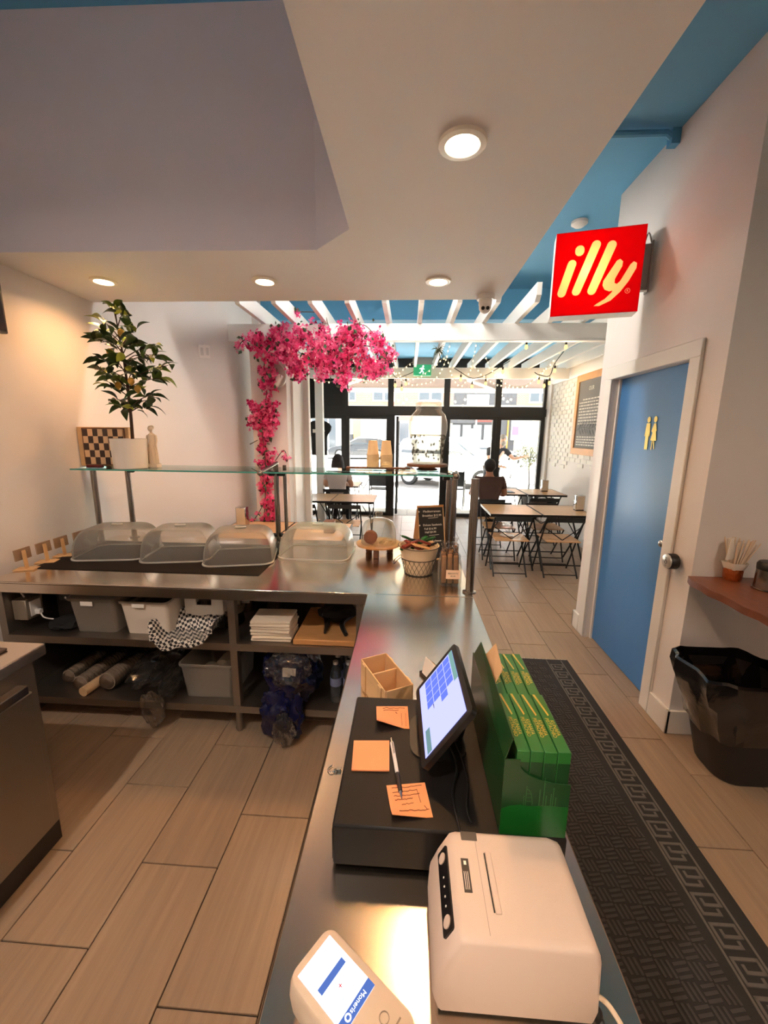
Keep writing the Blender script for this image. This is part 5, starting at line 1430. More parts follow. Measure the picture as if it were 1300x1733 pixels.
def bract(b, c, s, rr):
    mi = rr.choice((0, 0, 0, 1, 1, 2, 3))
    A = Euler((rr.uniform(0, 6.3), rr.uniform(0, 6.3), rr.uniform(0, 6.3))).to_matrix()
    for k in range(3):
        R3 = A @ Matrix.Rotation(2.094 * k, 3, 'Z')
        P = [R3 @ Vector(p) * s for p in ((0, 0, 0), (.5, -.52, .30), (1.0, 0, .50), (.5, .52, .30), (.5, 0, .2))]
        vs = [b.bm.verts.new(c + p) for p in P]
        for tri in ((0, 1, 4), (1, 2, 4), (2, 3, 4), (3, 0, 4)):
            f = b.bm.faces.new([vs[i] for i in tri]); f.material_index = mi
def vleaf(b, c, s, rr):
    A = Euler((rr.uniform(0, 6.3), rr.uniform(0, 6.3), rr.uniform(0, 6.3))).to_matrix()
    vs = [b.bm.verts.new(c + A @ Vector(p) * s) for p in ((0, 0, 0), (.4, -.35, .08), (1, 0, 0), (.4, .35, .08), (.45, 0, -.05))]
    for tri in ((0, 1, 4), (1, 2, 4), (2, 3, 4), (3, 0, 4)): b.bm.faces.new([vs[i] for i in tri])
def scatter(P, ncl, per, ylo, yhi, sig):
    us = [p[0] for p in P]; vs = [p[1] for p in P]; n = 0
    while n < ncl:
        u, v = rf.uniform(min(us), max(us)), rf.uniform(min(vs), max(vs))
        if not inpoly(u, v, P): continue
        n += 1
        c = py(u, v, rf.uniform(ylo, yhi))
        for k in range(per):
            d = Vector((rf.gauss(0, sig), rf.gauss(0, sig * .8), rf.gauss(0, sig)))
            bract(bl, c + d, rf.uniform(.022, .034), rf)
        if rf.random() < .75:
            for k in range(2): vleaf(lf, c + Vector((rf.gauss(0, sig * 1.6), rf.gauss(-.02, sig), rf.gauss(0, sig * 1.6))), rf.uniform(.035, .06), rf)
scatter(poly1, 190, 12, 4.08, 4.24, .028)
scatter(poly2, 105, 12, 4.20, 4.30, .024)
for (u, v) in ((500, 528), (505, 530), (530, 545), (545, 550), (540, 560), (412, 575), (403, 588), (425, 570), (430, 880), (437, 868), (481, 770), (485, 775), (430, 885)):
    c = py(u, v, 4.22)
    for k in range(7): bract(bl, c + Vector((rf.gauss(0, .018), rf.gauss(0, .018), rf.gauss(0, .018))), rf.uniform(.016, .024), rf)
    vleaf(lf, c, .05, rf)
part('blossoms', bl, FL, t, kind='stuff', smooth=0, recalc=False)
part('leaves', lf, VINEL, t, kind='stuff', smooth=0, recalc=False)
b = B()
for pts in (((446, 900), (450, 800), (444, 720), (452, 660), (448, 610), (470, 585), (520, 575), (580, 580), (650, 590)), ((470, 600), (500, 590), (505, 650)), ((440, 590), (415, 575), (402, 590)), ((560, 570), (555, 548), (545, 530), (500, 528)), ((640, 575), (620, 552), (600, 548)), ((436, 745), (423, 752)), ((466, 780), (480, 762), (486, 775)), ((447, 850), (438, 868), (428, 882))):
    b.tube([py(u, v, 4.235) for u, v in pts], .0045, 5, 5)
part('vine', b, STEM, t)

# string lights
SOCK = mat('socket_black', (20, 20, 20), .5)
BULB = emit('filament_bulb', (255, 200, 116), .75)
FAIRY = emit('fairy_lamp', (255, 226, 160), .9)
CORD = mat('string_cord', (30, 28, 27), .7)
CORDW = mat('fairy_cord', (210, 196, 170), .7)
t = thing('festoon_lights', 'black festoon cord with warm filament bulbs under the pergola', 'string lights', (1.5, 6.9, 2.5))
bulbs = [(669, 651, 7.08), (680, 657, 7.08), (687, 648, 7.08), (799, 653, 7.08), (822, 648, 7.08), (780, 641, 7.08), (851, 628, 7.0), (891, 586, 4.4), (958, 586, 4.4), (939, 626, 6.6), (912, 645, 7.05), (921, 652, 7.05), (930, 647, 7.05)]
for u, v, y in bulbs:
    q = py(u, v, y); s = 1.0 if y > 5 else .72
    b = B(); b.lathe([(.001, -.045 * s), (.016 * s, -.038 * s), (.024 * s, -.018 * s), (.021 * s, .004 * s), (.012 * s, .02 * s)], q, 12, cap1=True); bu = part('bulb', b, BULB, t)
    b = B(); b.cyl(q + Vector((0, 0, .02 * s)), q + Vector((0, 0, .062 * s)), .0145 * s, n=10); b.cyl(q + Vector((0, 0, .06 * s)), q + Vector((0, 0, .062 * s + .05)), .003, n=5); part('socket', b, SOCK, bu)
    l = bpy.data.lights.new('bulb_glow', 'POINT'); l.energy = .55; l.color = (1, .74, .46); l.shadow_soft_size = .03
    o = bpy.data.objects.new('bulb_glow', l); COL.objects.link(o); o.parent = t; o.location = q + Vector((0, 0, -.08)) - Vector((1.5, 6.9, 2.5))
for pts, y in ((((655, 610), (669, 638), (687, 635), (720, 620), (745, 612)), 7.07), (((765, 620), (780, 630), (799, 640), (822, 635), (851, 618), (880, 600)), 7.07), (((905, 630), (912, 634), (930, 636), (939, 615), (958, 590)), 6.4)):
    b = B(); b.tube([py(u, v, y) for u, v in pts], .006, 5, 6); part('cord', b, CORD, t)
t = thing('fairy_lights', 'swags of tiny warm fairy lights between the pergola beams', 'string lights', (1.0, 7.0, 2.4))
bf, bc_ = B(), B()
for pts, y in ((((560, 640), (590, 644), (625, 645), (655, 636), (668, 632)), 6.9), (((668, 632), (690, 648), (710, 650), (735, 642), (750, 620), (757, 600), (762, 580)), 6.9), (((757, 605), (765, 635), (775, 650), (785, 650), (795, 628), (800, 612), (806, 582)), 6.85),
               (((800, 615), (808, 625), (830, 645), (860, 654), (890, 652), (910, 635), (925, 622)), 6.95), (((812, 585), (820, 600), (832, 626), (850, 645), (880, 655), (905, 642), (935, 612), (950, 596), (975, 588)), 6.8),
               (((765, 600), (752, 605), (735, 620), (712, 636), (690, 640), (668, 630)), 6.7), (((650, 580), (662, 600), (668, 632)), 6.2), (((700, 612), (690, 618), (672, 634)), 6.9), (((525, 640), (560, 646), (600, 640), (650, 648)), 6.7)):
    pp = [py(u, v, y) for u, v in pts]
    bc_.tube(pp, .003, 4, 6)
    cv = catmull(pp, 14); acc = 0; last = cv[0]
    for p in cv:
        acc += (p - last).length; last = p
        if acc > .062:
            acc = 0; bf.ball(p + Vector((RL.uniform(-.006, .006), 0, RL.uniform(-.02, -.004))), .0115, (1, 1, 1.2), n=6)
part('lamps', bf, FAIRY, t, kind='stuff'); part('cord', bc_, CORDW, t)
# hanging air plant
q = py(742, 592, 4.45)
t = thing('air_plant', 'spiky air plant hanging on a thread from the pergola beam', 'air plant', q)
b = B(); b.cyl(q + Vector((0, 0, .04)), Vector((q.x, 4.33, 2.60)), .0015, n=4); part('thread', b, BLACKM, t)
b = B()
for k in range(34):
    a = rf.uniform(0, 6.28); e = rf.uniform(-1.3, .9); l = rf.uniform(.06, .11); d = Vector((math.cos(a) * math.cos(e), math.sin(a) * math.cos(e), math.sin(e)))
    b.tube([q + d * .008, q + d * l * .6, q + d * l + Vector((0, 0, -.03 * math.cos(e)))], [.0045, .003, .0006], 4, 3)
part('leaves', b, mat('air_plant_leaf', (112, 116, 84), .7, var=.2), t)
# exit sign
q = py(715, 626, 7.0)
t = thing('exit_sign', 'green running-man exit sign hanging before the far pergola beam', 'exit sign', (q.x, 7.0, q.z - .09))
b = B(); b.b2(q.x - .145, q.x + .145, 7.0, 7.06, q.z - .09, q.z + .085, .006); part('case', b, mat('exit_green', (26, 128, 84), .4, emis=(20, 150, 96), estr=.25), t)
b = B(); b.b2(q.x - .16, q.x + .16, 7.01, 7.05, q.z + .085, q.z + .20); part('mount', b, mat('exit_mount', (176, 172, 166), .5), t)
b = B(); M = frame((q.x, 6.999, q.z), (1, 0, 0), (0, 0, 1), (0, -1, 0))
b.prism([(.012 + .015 * math.cos(a), .055 + .015 * math.sin(a)) for a in [2 * PI * i / 10 for i in range(10)]], 0, .002, M)
for P in ([(-.02, .035), (.012, .035), (.004, -.012), (-.022, -.008)], [(-.02, .035), (-.048, .018), (-.044, .010), (-.018, .024)], [(.010, .034), (.034, .012), (.028, .006), (.006, .022)], [(-.004, -.01), (.024, -.034), (.014, -.066), (.004, -.062), (.010, -.036), (-.018, -.016)], [(-.022, -.008), (-.006, -.012), (-.026, -.05), (-.052, -.052), (-.050, -.042), (-.032, -.040)]):
    b.prism(P, 0, .002, M)
part('running_figure', b, emit('exit_white', (240, 255, 246), .9), t)
# emergency lamp on the pillar
q = py(468, 640, 4.30)
t = thing('emergency_lamp', 'white rounded emergency lamp on the pillar behind the flowers', 'lamp', (q.x, 4.31, q.z - .1))
b = B(); M = frame((q.x + .005, 4.318, q.z + .02), (1, 0, 0), (0, 0, 1), (0, -1, 0)); b.prism([(.10 * math.cos(a), .12 * math.sin(a)) for a in [2 * PI * i / 24 for i in range(24)]], 0, .035, M); part('back_plate', b, mat('lamp_grey', (190, 184, 178), .5), t)
b = B(); b.box((q.x + .03, 4.27, q.z - .03), (.06, .06, .13), (0, .5, 0), .02, 3); part('lamp_head', b, WHITEP, t)
# framed story board on the brick wall
fT, fB = px(983, 636, XB - .02), px(970, 768, XB - .02)
ya, yb, za, zb = 5.35, 6.87, fB.z, fT.z
WOODF = mat('orange_frame_wood', (222, 158, 92), .5, var=.2, vscale=8)
t = thing('framed_board', 'grey story board in an orange wood frame on the brick wall', 'framed board', (XB - .02, (ya + yb) / 2, za))
for c in ((ya, yb, zb - .1, zb), (ya, yb, za, za + .1), (ya, ya + .09, za + .1, zb - .1), (yb - .09, yb, za + .1, zb - .1)):
    b = B(); b.b2(XB - .045, XB - .012, c[0], c[1], c[2], c[3], .003); part('frame_rail', b, WOODF, t)
b = B(); b.b2(XB - .028, XB - .014, ya + .09, yb - .09, za + .1, zb - .1); bd = part('board', b, mat('slate_grey', (128, 124, 122), .8, var=.06), t)
b = B(); MB = frame((XB - .029, yb - .12, zb - .15), (0, -1, 0), (0, 0, 1), (-1, 0, 0))
b.text('OUR', .085, MB @ Matrix.Translation((.40, -.08, 0)), .0005)
r = random.Random(5)
def words(y, x0, x1):
    x = x0
    while x < x1:
        w = r.uniform(.03, .09); b.prism([(x, y), (x + w, y), (x + w, y + .018), (x, y + .018)], 0, .001, MB); x += w + .02
for k in range(9): words(-.24 - .045 * k, .03 if k else .14, 1.1)
for k in range(4): words(-.80 - .04 * k, .03, 1.1)
words(-1.02, .1, .7)
part('white_lettering', b, PAPER, bd, kind='stuff')
b = B(); stem = [Vector((.0 + .09 * i, -.70 + .03 * math.sin(i * .8) + .012 * i)) for i in range(9)]
for p0, p1 in zip(stem[:-1], stem[1:]):
    d = (p1 - p0).normalized(); nn = Vector((-d.y, d.x)) * .004; b.prism([tuple(p0 - nn), tuple(p1 - nn), tuple(p1 + nn), tuple(p0 + nn)], 0, .001, MB)
for i, p0 in enumerate(stem[1:]):
    for sg_ in (-1, 1):
        a = sg_ * .8; d = Vector((math.cos(a), math.sin(a))); nn = Vector((-d.y, d.x)); L_ = .14
        b.prism([tuple(p0), tuple(p0 + d * L_ * .5 - nn * .018), tuple(p0 + d * L_), tuple(p0 + d * L_ * .5 + nn * .018)], 0, .001, MB)
part('olive_branch', b, BLACKM, bd)
b = B(); q = px(925, 768, XB - .01); b.b2(XB - .03, XB - .006, q.y - .05, q.y + .05, q.z - .06, q.z + .06, .005)
single('thermostat', b, mat('grey_thermostat', (170, 166, 160), .4), 'small grey control box on the brick wall by the window', 'control box')
# black window sign in the left pane
kc = py(540, 735, YF - .03)
b = B(); M = frame((kc.x, YF - .015, kc.z), (1, 0, 0), (0, 0, 1), (0, -1, 0))
out = [(-.155, -.42), (.155, -.42), (.16, -.05), (.20, .02), (.245, .08), (.255, .16), (.21, .22), (.12, .265), (0, .28), (-.12, .265), (-.21, .22), (-.255, .16), (-.245, .08), (-.20, .02), (-.16, -.05)]
b.prism(out, 0, .006, M)
t = thing('window_sign', 'black bread-shaped sign hanging in the left street window', 'sign', (kc.x, YF - .015, kc.z - .42))
part('panel', b, BLK, t)
b = B(); b.prism([(-.13, .03), (-.02, .03), (-.02, .10), (-.13, .10)], .0065, .009, M); b.prism([(.03, .06), (.12, .06), (.12, .075), (.03, .075)], .0065, .009, M); part('white_patch', b, PAPER, t)
# ================================================================== dining furniture
def make_table(w, d, label, group):
    t = thing('bistro_table', label, 'table', (0, 0, 0), 0, group)
    n = 5
    for k in range(n):
        b = B(); b.box((0, -d / 2 + d * (k + .5) / n, .722), (w - .006, d / n - .002, .018), None, .001); part('plank', b, WOOD_TOP, t, local=True)
    b = B()
    for s in (-1, 1): b.box((0, s * (d / 2 + .001), .718), (w, .006, .03)); b.box((s * (w / 2 - .001), 0, .718), (.006, d, .03))
    part('metal_rim', b, BLACKM, t, local=True)
    for s in (-1, 1):
        b = B(); x = s * (w / 2 - .05)
        b.tube([(x, -d / 2 + .04, .005), (x, d / 2 - .06, .70)], .011, 8); part('leg', b, BLACKM, t, local=True)
        b = B(); b.tube([(x - s * .025, d / 2 - .04, .005), (x - s * .025, -d / 2 + .06, .70)], .011, 8); part('leg', b, BLACKM, t, local=True)
    for yy in (-d / 2 + .06, d / 2 - .06):
        b = B(); b.tube([(-w / 2 + .05, yy, .08), (w / 2 - .05, yy, .08)], .008, 8); part('stretcher', b, BLACKM, t, local=True)
    b = B()
    for s in (-1, 1): b.tube([(s * (w / 2 - .06), 0, .38), (s * .06, 0, .69)], .007, 6)
    part('brace', b, BLACKM, t, local=True)
    return t
def make_chair(label, group):
    t = thing('folding_chair', label, 'chair', (0, 0, 0), 0, group)
    for k in range(5):
        b = B(); b.box((0, -.17 + .078 * k, .452), (.40, .070, .014), None, .002); part('seat_slat', b, WOOD_TOP, t, local=True)
    for s in (-1, 1):
        b = B(); b.tube([(s * .215, .19, .005), (s * .215, -.02, .40), (s * .215, -.21, .74)], .0095, 8, 3); part('leg', b, BLACKM, t, local=True)
        b = B(); b.tube([(s * .195, -.21, .005), (s * .195, .17, .445)], .0095, 8); part('leg', b, BLACKM, t, local=True)
        b = B(); b.tube([(s * .19, -.19, .445), (s * .19, .19, .445)], .008, 6); part('seat_rail', b, BLACKM, t, local=True)
    b = B(); b.box((0, -.205, .715), (.43, .012, .055), (-.25, 0, 0), .003); part('backrest', b, BLACKM, t, local=True)
    for y, z in ((.17, .06), (-.19, .04)):
        b = B(); b.tube([(-.2, y, z), (.2, y, z)], .007, 6); part('stretcher', b, BLACKM, t, local=True)
    b = B(); b.tube([(-.2, -.12, .60), (0, -.15, .46)], .006, 6); b.tube([(.2, -.12, .60), (0, -.15, .46)], .006, 6); part('back_brace', b, BLACKM, t, local=True)
    return t
G1 = 'wooden bistro tables'
T0 = make_table(.62, .72, 'wooden bistro table at the right, nearer the counter aisle', G1); T0.location = (1.345, 5.30, 0)
dup(T0, (1.98, 5.30, 0), 0, 'wooden bistro table carrying a napkin box, beside the brick wall', G1)
dup(T0, (-1.52, 3.87, 0), 0, 'wooden bistro table against the left wall behind the food covers', G1)
dup(T0, (-.89, 3.87, 0), 0, 'wooden bistro table behind the cake stand, lit by the window', G1)
dup(T0, (-1.40, 5.97, 0), 0, 'wooden bistro table beyond the pillar, left of its pair', G1)
dup(T0, (-.775, 5.97, 0), 0, 'wooden bistro table behind the seated woman, right of its pair', G1)
dup(T0, (2.28, 7.0, 0), 0, 'far wooden bistro table by the brick wall at the window', G1)
dup(T0, (1.64, 7.0, 0), 0, 'wooden bistro table the man in the brown shirt sits at', G1)
dup(T0, (-1.20, 7.62, 0), 0, 'wooden bistro table the woman sits at by the window', G1)
G2 = 'folding bistro chairs'
C0 = make_chair('near folding chair at the right table, closest to the aisle', G2); C0.location = (1.262, 4.94, 0)
dup(C0, (1.86, 4.94, 0), 0, 'near folding chair at the right table, closest to the washroom wall', G2)
dup(C0, (1.262, 5.55, 0), PI, 'far folding chair under the right table, aisle side', G2)
dup(C0, (1.90, 5.55, 0), PI, 'far folding chair under the right table, brick wall side', G2)
dup(C0, (1.24, 6.22, 0), 0, 'folding chair the man in the brown shirt sits on', G2)
dup(C0, (2.1, 6.42, 0), 0, 'folding chair with the dark handbag on it', G2)
dup(C0, (-1.45, 5.50, 0), 0, 'folding chair at the far left table, next to the pillar', G2)
dup(C0, (-.84, 5.50, 0), 0, 'folding chair at the far left table, nearer the door', G2)
dup(C0, (-1.21, 6.98, 0), 0, 'folding chair the woman in the pale top sits on', G2)
# napkin boxes
for x, y, lab in ((-1.70, 4.02, 'steel napkin box on the table at the left wall'), (2.235, 5.32, 'steel napkin box on the table next to the washroom wall edge'), (2.36, 7.08, 'steel napkin box on the far table by the window')):
    z = .7312
    t = thing('napkin_dispenser', lab, 'napkin box', (x, y, z), 0, 'steel napkin boxes')
    b = B(); b.b2(x - .055, x + .055, y - .045, y + .045, z + .012, z + .20, .006, 2); part('case', b, CHROME, t)
    b = B(); b.b2(x - .045, x + .045, y - .0465, y - .045, z + .02, z + .19); part('face', b, mat('napkin_face', (206, 188, 166), .4, .2), t)
    b = B(); b.b2(x - .05, x + .05, y - .04, y + .04, z, z + .012); part('foot', b, BLACKP, t)
b = B(); b.b2(-.80, -.70, 3.78, 3.88, .7312, .85, .004); single('brown_carton', b, mat('brown_box', (110, 68, 48), .7), 'small brown box on the table seen through the glass bell', 'carton')
b = B(); b.box((-1.0, 4.0, .735), (.2, .14, .006), (0, 0, .2), .002)
single('menu_card', b, PAPER, 'pale menu card lying on the table behind the food covers', 'menu')
b = B(); b.lathe([(.001, 0), (.06, .002), (.085, .012), (.083, .014), (.05, .005), (.001, .004)], (1.24, 4.93, .4605), 24); single('white_plate', b, PAPER, 'white plate left on the near folding chair seat', 'plate')
t = thing('laptop', 'thin laptop open in front of the man in the brown shirt', 'laptop', (1.62, 6.86, .7312))
b = B(); b.b2(1.45, 1.80, 6.80, 7.02, .7312, .742, .003); part('base', b, BLACKP, t)
b = B(); b.b2(1.50, 1.74, 6.83, 6.95, .742, .745); part('paper', b, mat('paper_blue', (170, 200, 214), .6), t)
t = thing('handbag', 'dark brown leather handbag on a chair by the far table', 'handbag', (2.12, 6.40, .46))
b = B(); b.rings([[Vector((2.12 + x * k, 6.43 + y * k, .461 + z)) for x, y in rrect(.42, .16, .06, 4)] for k, z in ((.92, 0), (1.0, .05), (.96, .15), (.80, .21), (.6, .225))]); part('body', b, mat('bag_leather', (58, 38, 36), .45, var=.2), t)
b = B(); b.tube([(2.0, 6.40, .66), (2.03, 6.38, .73), (2.16, 6.38, .74), (2.24, 6.40, .66)], .010, 8, 5); part('handle', b, BLACKP, t)
b = crumple((2.26, 6.42, .62), (.2, .2, .2), 51, .25); part('black_scarf', b, mat('black_cloth'), t)

# ================================================================== people
def skin(name, J, E, parent, material, sub=2, root='pelvis'):
    names = list(J)
    me = bpy.data.meshes.new(name)
    me.from_pydata([J[k][0] for k in names], [(names.index(a), names.index(c)) for a, c in E], [])
    o = bpy.data.objects.new(name, me); COL.objects.link(o)
    o.parent = parent; me.materials.append(material)
    md = o.modifiers.new('skin', 'SKIN'); md.use_smooth_shade = True
    o.data.skin_vertices[0]
    for i, k in enumerate(names):
        sv = me.skin_vertices[0].data[i]; r = J[k][1]
        sv.radius = r if isinstance(r, tuple) else (r, r); sv.use_root = (k == root)
    s = o.modifiers.new('sub', 'SUBSURF'); s.levels = sub; s.render_levels = sub
    return o
def fingers(J, E, side, wrist, fwd, out, up):
    """palm and five fingers growing from a wrist joint"""
    w = Vector(J[wrist][0]); fwd, out, up = Vector(fwd).normalized(), Vector(out).normalized(), Vector(up).normalized()
    p = wrist + '_palm'; J[p] = (tuple(w + fwd * .05), (.036, .018)); E.append((wrist, p))
    for k, (o_, l) in enumerate(((-.028, .062), (-.010, .076), (.010, .080), (.028, .070))):
        a, c = '%s_f%da' % (wrist, k), '%s_f%db' % (wrist, k)
        J[a] = (tuple(w + fwd * (.085 + l * .45) + out * o_ * 1.1), .0085); J[c] = (tuple(w + fwd * (.085 + l * .95) + out * o_ * 1.2 - up * .018), .0075)
        E += [(p, a), (a, c)]
    a, c = wrist + '_ta', wrist + '_tb'
    J[a] = (tuple(w + fwd * .055 - out * .048 * side), .010); J[c] = (tuple(w + fwd * .09 - out * .06 * side - up * .008), .008)
    E += [(p, a), (a, c)]
def seated(label, loc, shirt, trousers, skin_m, hair_m, hair, s=1.0, arms=1.0):
    t = thing('person', label, 'person', loc)
    J = {'pelvis': ((0, -.06, .54), (.15, .12)), 'belly': ((0, -.05, .70), (.135, .10)), 'chest': ((0, -.02, .90), (.16, .105)), 'collar': ((0, .0, 1.03), (.11, .075)), 'neck': ((0, .02, 1.10), .052), 'jaw': ((0, .045, 1.165), (.062, .07)), 'skull': ((0, .035, 1.225), (.078, .092)), 'crown': ((0, .03, 1.285), (.052, .06))}
    E = [('pelvis', 'belly'), ('belly', 'chest'), ('chest', 'collar'), ('collar', 'neck'), ('neck', 'jaw'), ('jaw', 'skull'), ('skull', 'crown')]
    for sd, n in ((-1, 'l'), (1, 'r')):
        J.update({'sh' + n: ((sd * .185 * s, 0, 1.01), .062), 'el' + n: ((sd * .26 * s, .05, .775), .045), 'wr' + n: ((sd * .15, .30, .772), .030),
                  'hip' + n: ((sd * .09, -.02, .55), .095), 'kn' + n: ((sd * .13, .40, .53), .062), 'an' + n: ((sd * .13, .36, .09), .040), 'to' + n: ((sd * .14, .50, .045), .036)})
        E += [('chest', 'sh' + n), ('sh' + n, 'el' + n), ('el' + n, 'wr' + n), ('pelvis', 'hip' + n), ('hip' + n, 'kn' + n), ('kn' + n, 'an' + n), ('an' + n, 'to' + n)]
        fingers(J, E, sd, 'wr' + n, (-.25 * sd, 1, 0), (1, .2, 0), (0, 0, 1))
    skin('body', J, E, t, skin_m)
    S = {k: J[k] for k in ('pelvis', 'belly', 'chest', 'collar', 'shl', 'shr')}
    grow = lambda r, g: (r[0] + g, r[1] + g) if isinstance(r, tuple) else r + g
    S = {k: (v[0], grow(v[1], .014)) for k, v in S.items()}
    for n, sd in (('l', -1), ('r', 1)):
        a, c = Vector(J['sh' + n][0]), Vector(J['el' + n][0]); S['cuff' + n] = (tuple(a.lerp(c, .62)), .062)
    skin('shirt', S, [('pelvis', 'belly'), ('belly', 'chest'), ('chest', 'collar'), ('chest', 'shl'), ('chest', 'shr'), ('shl', 'cuffl'), ('shr', 'cuffr')], t, shirt)
    P = {k: (J[k][0], grow(J[k][1], .014)) for k in ('pelvis', 'hipl', 'hipr', 'knl', 'knr', 'anl', 'anr')}
    skin('trousers', P, [('pelvis', 'hipl'), ('pelvis', 'hipr'), ('hipl', 'knl'), ('hipr', 'knr'), ('knl', 'anl'), ('knr', 'anr')], t, trousers)
    for n in 'lr':
        b = B(); p = Vector(J['to' + n][0]); b.box(p + Vector((0, -.06, .0)), (.09, .25, .075), None, .03, 3); part('shoe', b, BLACKP, t, local=True)
    b = B(); b.ball((0, .02, 1.225), .1, (.90, 1.06, 1.06), n=18)
    if hair == 'long':
        b.rings([[Vector((r * math.cos(a) + 0, .0 + r * .75 * math.sin(a), z)) for a in [2 * PI * i / 18 for i in range(18)]] for r, z in ((.088, 1.26), (.108, 1.19), (.115, 1.12), (.118, 1.06), (.100, 1.02), (.05, 1.03))], True, True, True)
    part('hair', b, hair_m, t, local=True, smooth=80)
    b = B(); b.ball((0, .115, 1.20), .012, (1, 1.2, 1.3), n=8)
    for sd in (-1, 1): b.ball((sd * .088, .035, 1.20), .02, (.4, .7, 1.1), n=8)
    part('face_features', b, skin_m, t, local=True)
    return t
SK1 = mat('skin_tan', (176, 122, 92), .55, var=.05); SK2 = mat('skin_light', (214, 168, 142), .55, var=.05)
HAIR = mat('dark_hair', (34, 26, 24), .6, var=.3, vscale=40, stretch=(8, 8, 1)); HAIRG = mat('grey_hair', (150, 142, 134), .7, var=.2, vscale=40)
seated('man seen from behind in a dark brown T-shirt, seated at the far table', (1.245, 6.22, 0), mat('brown_tee', (86, 64, 58), .9, var=.08), mat('dark_jeans', (40, 40, 48), .9), SK1, HAIR, 'short', 1.0)
seated('woman seen from behind with a dark bob and pale top, seated by the window', (-1.21, 6.98, 0), mat('pale_top', (206, 194, 192), .9, var=.05), mat('dark_jeans'), SK2, HAIR, 'long', .9)
# man outside tending the olive tree
t = thing('person', 'bearded man outside in a black T-shirt reaching into the olive tree', 'person', (1.9, 9.35, -.018))
J = {'pelvis': ((0, 0, .90), (.15, .12)), 'belly': ((.03, -.02, 1.06), (.14, .115)), 'chest': ((.09, -.04, 1.27), (.165, .12)), 'collar': ((.14, -.06, 1.40), (.11, .08)), 'neck': ((.17, -.08, 1.46), .055), 'jaw': ((.20, -.13, 1.52), (.062, .07)), 'skull': ((.205, -.11, 1.59), (.078, .092)), 'crown': ((.205, -.10, 1.655), (.05, .06))}
E = [('pelvis', 'belly'), ('belly', 'chest'), ('chest', 'collar'), ('collar', 'neck'), ('neck', 'jaw'), ('jaw', 'skull'), ('skull', 'crown')]
J.update({'shl': ((-.09, -.08, 1.36), .06), 'ell': ((-.10, -.20, 1.12), .045), 'wrl': ((.10, -.32, 1.02), .03), 'shr': ((.28, -.03, 1.36), .06), 'elr': ((.45, -.14, 1.16), .046), 'wrr': ((.62, -.22, 1.22), .03),
          'hipl': ((-.09, 0, .88), .095), 'knl': ((-.11, -.04, .48), .062), 'anl': ((-.13, .02, .09), .042), 'tol': ((-.13, -.12, .04), .036), 'hipr': ((.09, 0, .88), .095), 'knr': ((.14, -.06, .48), .062), 'anr': ((.15, .02, .09), .042), 'tor': ((.16, -.12, .04), .036)})
for n in 'lr': E += [('chest', 'sh' + n), ('sh' + n, 'el' + n), ('el' + n, 'wr' + n), ('pelvis', 'hip' + n), ('hip' + n, 'kn' + n), ('kn' + n, 'an' + n), ('an' + n, 'to' + n)]
fingers(J, E, 1, 'wrr', (1, -.3, .3), (0, .4, 1), (0, -1, 0)); fingers(J, E, -1, 'wrl', (1, -.5, -.2), (0, .4, 1), (0, -1, 0))
skin('body', J, E, t, SK2)
g = lambda k, a=.014: (J[k][0], (J[k][1][0] + a, J[k][1][1] + a) if isinstance(J[k][1], tuple) else J[k][1] + a)
S = {k: g(k) for k in ('pelvis', 'belly', 'chest', 'collar', 'shl', 'shr')}
for n in 'lr': S['cuff' + n] = (tuple(Vector(J['sh' + n][0]).lerp(Vector(J['el' + n][0]), .65)), .062)
skin('shirt', S, [('pelvis', 'belly'), ('belly', 'chest'), ('chest', 'collar'), ('chest', 'shl'), ('chest', 'shr'), ('shl', 'cuffl'), ('shr', 'cuffr')], t, mat('black_tee', (34, 36, 42), .9))
skin('trousers', {k: g(k) for k in ('pelvis', 'hipl', 'hipr', 'knl', 'knr', 'anl', 'anr')}, [('pelvis', 'hipl'), ('pelvis', 'hipr'), ('hipl', 'knl'), ('hipr', 'knr'), ('knl', 'anl'), ('knr', 'anr')], t, mat('dark_jeans'))
for n in 'lr':
    b = B(); p = Vector(J['to' + n][0]); b.box(p + Vector((0, .06, .0)), (.09, .25, .075), None, .03, 3); part('shoe', b, BLACKP, t, local=True)
b = B(); b.ball((.205, -.075, 1.615), .098, (.92, 1.0, .95), n=18); part('hair', b, HAIRG, t, local=True)
b = B(); b.ball((.205, -.175, 1.505), .058, (1, .75, .9), n=14); part('beard', b, HAIRG, t, local=True)
b = B(); b.ball((.205, -.20, 1.578), .013, (1, 1.3, 1.4), n=8)
for sd in (-1, 1): b.ball((.205 + sd * .088, -.10, 1.575), .02, (.4, .7, 1.1), n=8)
part('face_features', b, SK2, t, local=True)
b = B()
for sd in (-1, 1): b.ball((.205 + sd * .032, -.187, 1.605), .009, n=8)
part('eyes', b, BLACKP, t, local=True)
